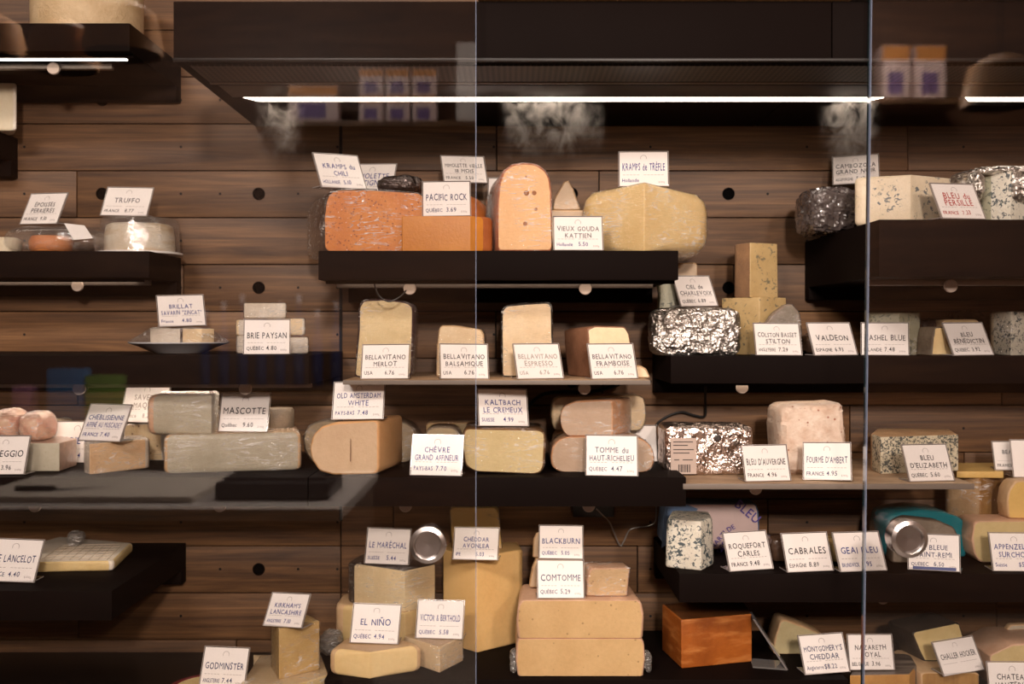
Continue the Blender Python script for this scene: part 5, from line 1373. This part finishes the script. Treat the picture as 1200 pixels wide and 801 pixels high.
for k in range(8):
    c0 = R(240 + k * 22, 452, DVS + .02)
    b_ = empty('bottle', tuple(c0)); tag(b_, f'slim bluish bottle mirrored in the left pane, {names[k]} from the left', 'bottle', 'slim bottles on the opposite shelf')
    hh = .40 + .04 * (k % 3)
    Geo().lathe([(.026, 0), (.029, .005), (.029, hh * .6), (.012, hh * .76), (.012, hh * .92), (0, hh * .92)], tuple(c0), 'z', n=20).obj('glass', bot, b_)
    Geo().lathe([(.0135, hh * .9), (.0135, hh), (0, hh)], tuple(c0), 'z', n=16).obj('cap', plain('cap_white', (220, 220, 230)), b_)
for k, (x0, x1, y0, y1, cc) in enumerate(((14, 34, 452, 492, (214, 150, 190)), (55, 98, 432, 492, (90, 150, 214)), (100, 140, 440, 492, (150, 190, 90)))):
    r_box('snack_packet', ['pink packet', 'blue packet', 'green packet'][k] + ' mirrored in the left pane above the pink cheeses', 'packet', x0, x1, y0, y1, DVS, .1, plain('packet%d' % k, cc, rough=.4), 'bright packets')
shop_shelf('opposite wall shelf mirrored in the left pane under three bright packets', -60, 200, 492, DVS)
# pendant shades
def pendant(label, px, py, dv, r):
    c0 = R(px, py, dv)
    root = empty('pendant_lamp', tuple(c0)); tag(root, label, 'pendant lamp', 'woven pendant lamps')
    Geo().lathe([(r * .95, -r * .7), (r, -r * .5), (r * .82, r * .35), (r * .4, r * .62), (r * .1, r * .66), (r * .1, r * .62), (r * .78, r * .33), (r * .96, -r * .5), (r * .93, -r * .7)], tuple(c0), 'z', n=36).obj('shade', cheese('woven_shade', (236, 180, 122), (214, 156, 102), bump=.5, sss=0), root)
    Geo().tube([(c0.x, c0.y, c0.z + r * .62), (c0.x, c0.y, RH + .0)], .004, n=8).obj('cord', M_DARK, root)
pendant('woven pendant shade mirrored at the upper left picture edge', -8, 42, 3.6, .11)
pendant('woven pendant shade mirrored below the crusted wheel, the middle of three', 74, 52, 3.5, .12)
pendant('woven pendant shade mirrored right of the crusted wheel', 144, 32, 3.4, .13)
pendant('woven pendant shade mirrored at the upper right edge', 1176, 92, 3.6, .13)
# counter in front of the case
ca, cb = R(-60, 596, 3.38), R(246, 556, 4.15)
ct = empty('shop_counter', ((ca.x + cb.x) / 2, (ca.y + cb.y) / 2, 0)); tag(ct, 'grey shop counter mirrored across the lower left of the glass', 'counter')
ctop = ca.z
Geo().box((-1.86, R(0, 0, 4.3).y, ctop - .04), (X(400, 3.38), R(0, 0, 3.38).y, ctop), bev=.003).obj('worktop', plain('worktop_grey', (196, 188, 182), rough=.5), ct)
Geo().box((-1.80, R(0, 0, 4.24).y, 0), (X(396, 3.38), R(0, 0, 3.46).y, ctop - .04), bev=.003).obj('cabinet_body', wood('counter_wood', (80, 58, 42), (104, 78, 58), (124, 96, 72), sx=1, sz=8), ct)
o = Geo().box((X(-40, 3.5), R(0, 0, 4.0).y, ctop + .0005), (X(225, 3.5), R(0, 0, 3.5).y, ctop + .022), bev=.006).top('cutting_board', plain('board_cream', (222, 212, 198), rough=.5))
tag(o, 'pale cutting board mirrored at the lower left on the shop counter', 'cutting board')
kz = ctop + .0225
kn = empty('knife', (X(70, 3.6), R(0, 0, 3.65).y, kz)); tag(kn, 'black-handled knife mirrored on the pale cutting board', 'knife')
ky = R(0, 0, 3.62).y
Geo().box((X(15, 3.6), ky - .014, kz), (X(62, 3.6), ky + .014, kz + .018), bev=.005).obj('handle', M_DARK, kn)
Geo().add([(X(62, 3.6), ky - .012, kz + .004), (X(120, 3.6), ky - .06, kz + .004), (X(62, 3.6), ky + .012, kz + .004), (X(62, 3.6), ky - .012, kz + .0065), (X(120, 3.6), ky - .06, kz + .0055), (X(62, 3.6), ky + .012, kz + .0065)], [(0, 1, 2), (5, 4, 3), (0, 3, 4, 1), (1, 4, 5, 2), (2, 5, 3, 0)]).obj('blade', plain('dark_steel', (70, 70, 74), rough=.3, metal=1), kn)
sc_ = empty('weighing_scale', (X(322, 3.6), R(0, 0, 3.7).y, ctop)); tag(sc_, 'black weighing scale mirrored left of the glass edge on the shop counter', 'scale')
Geo().box((X(256, 3.6), R(0, 0, 3.85).y, ctop + .0005), (X(388, 3.6), R(0, 0, 3.55).y, ctop + .06), bev=.008).obj('body', plain('scale_black', (18, 18, 20), rough=.4), sc_)
Geo().box((X(262, 3.6), R(0, 0, 3.83).y, ctop + .06), (X(382, 3.6), R(0, 0, 3.6).y, ctop + .072), bev=.003).obj('weighing_plate', plain('scale_plate', (52, 52, 54), rough=.3, metal=.8), sc_)

for o in bpy.data.objects:
    for k in ('_local', '_org'):
        if k in o: del o[k]
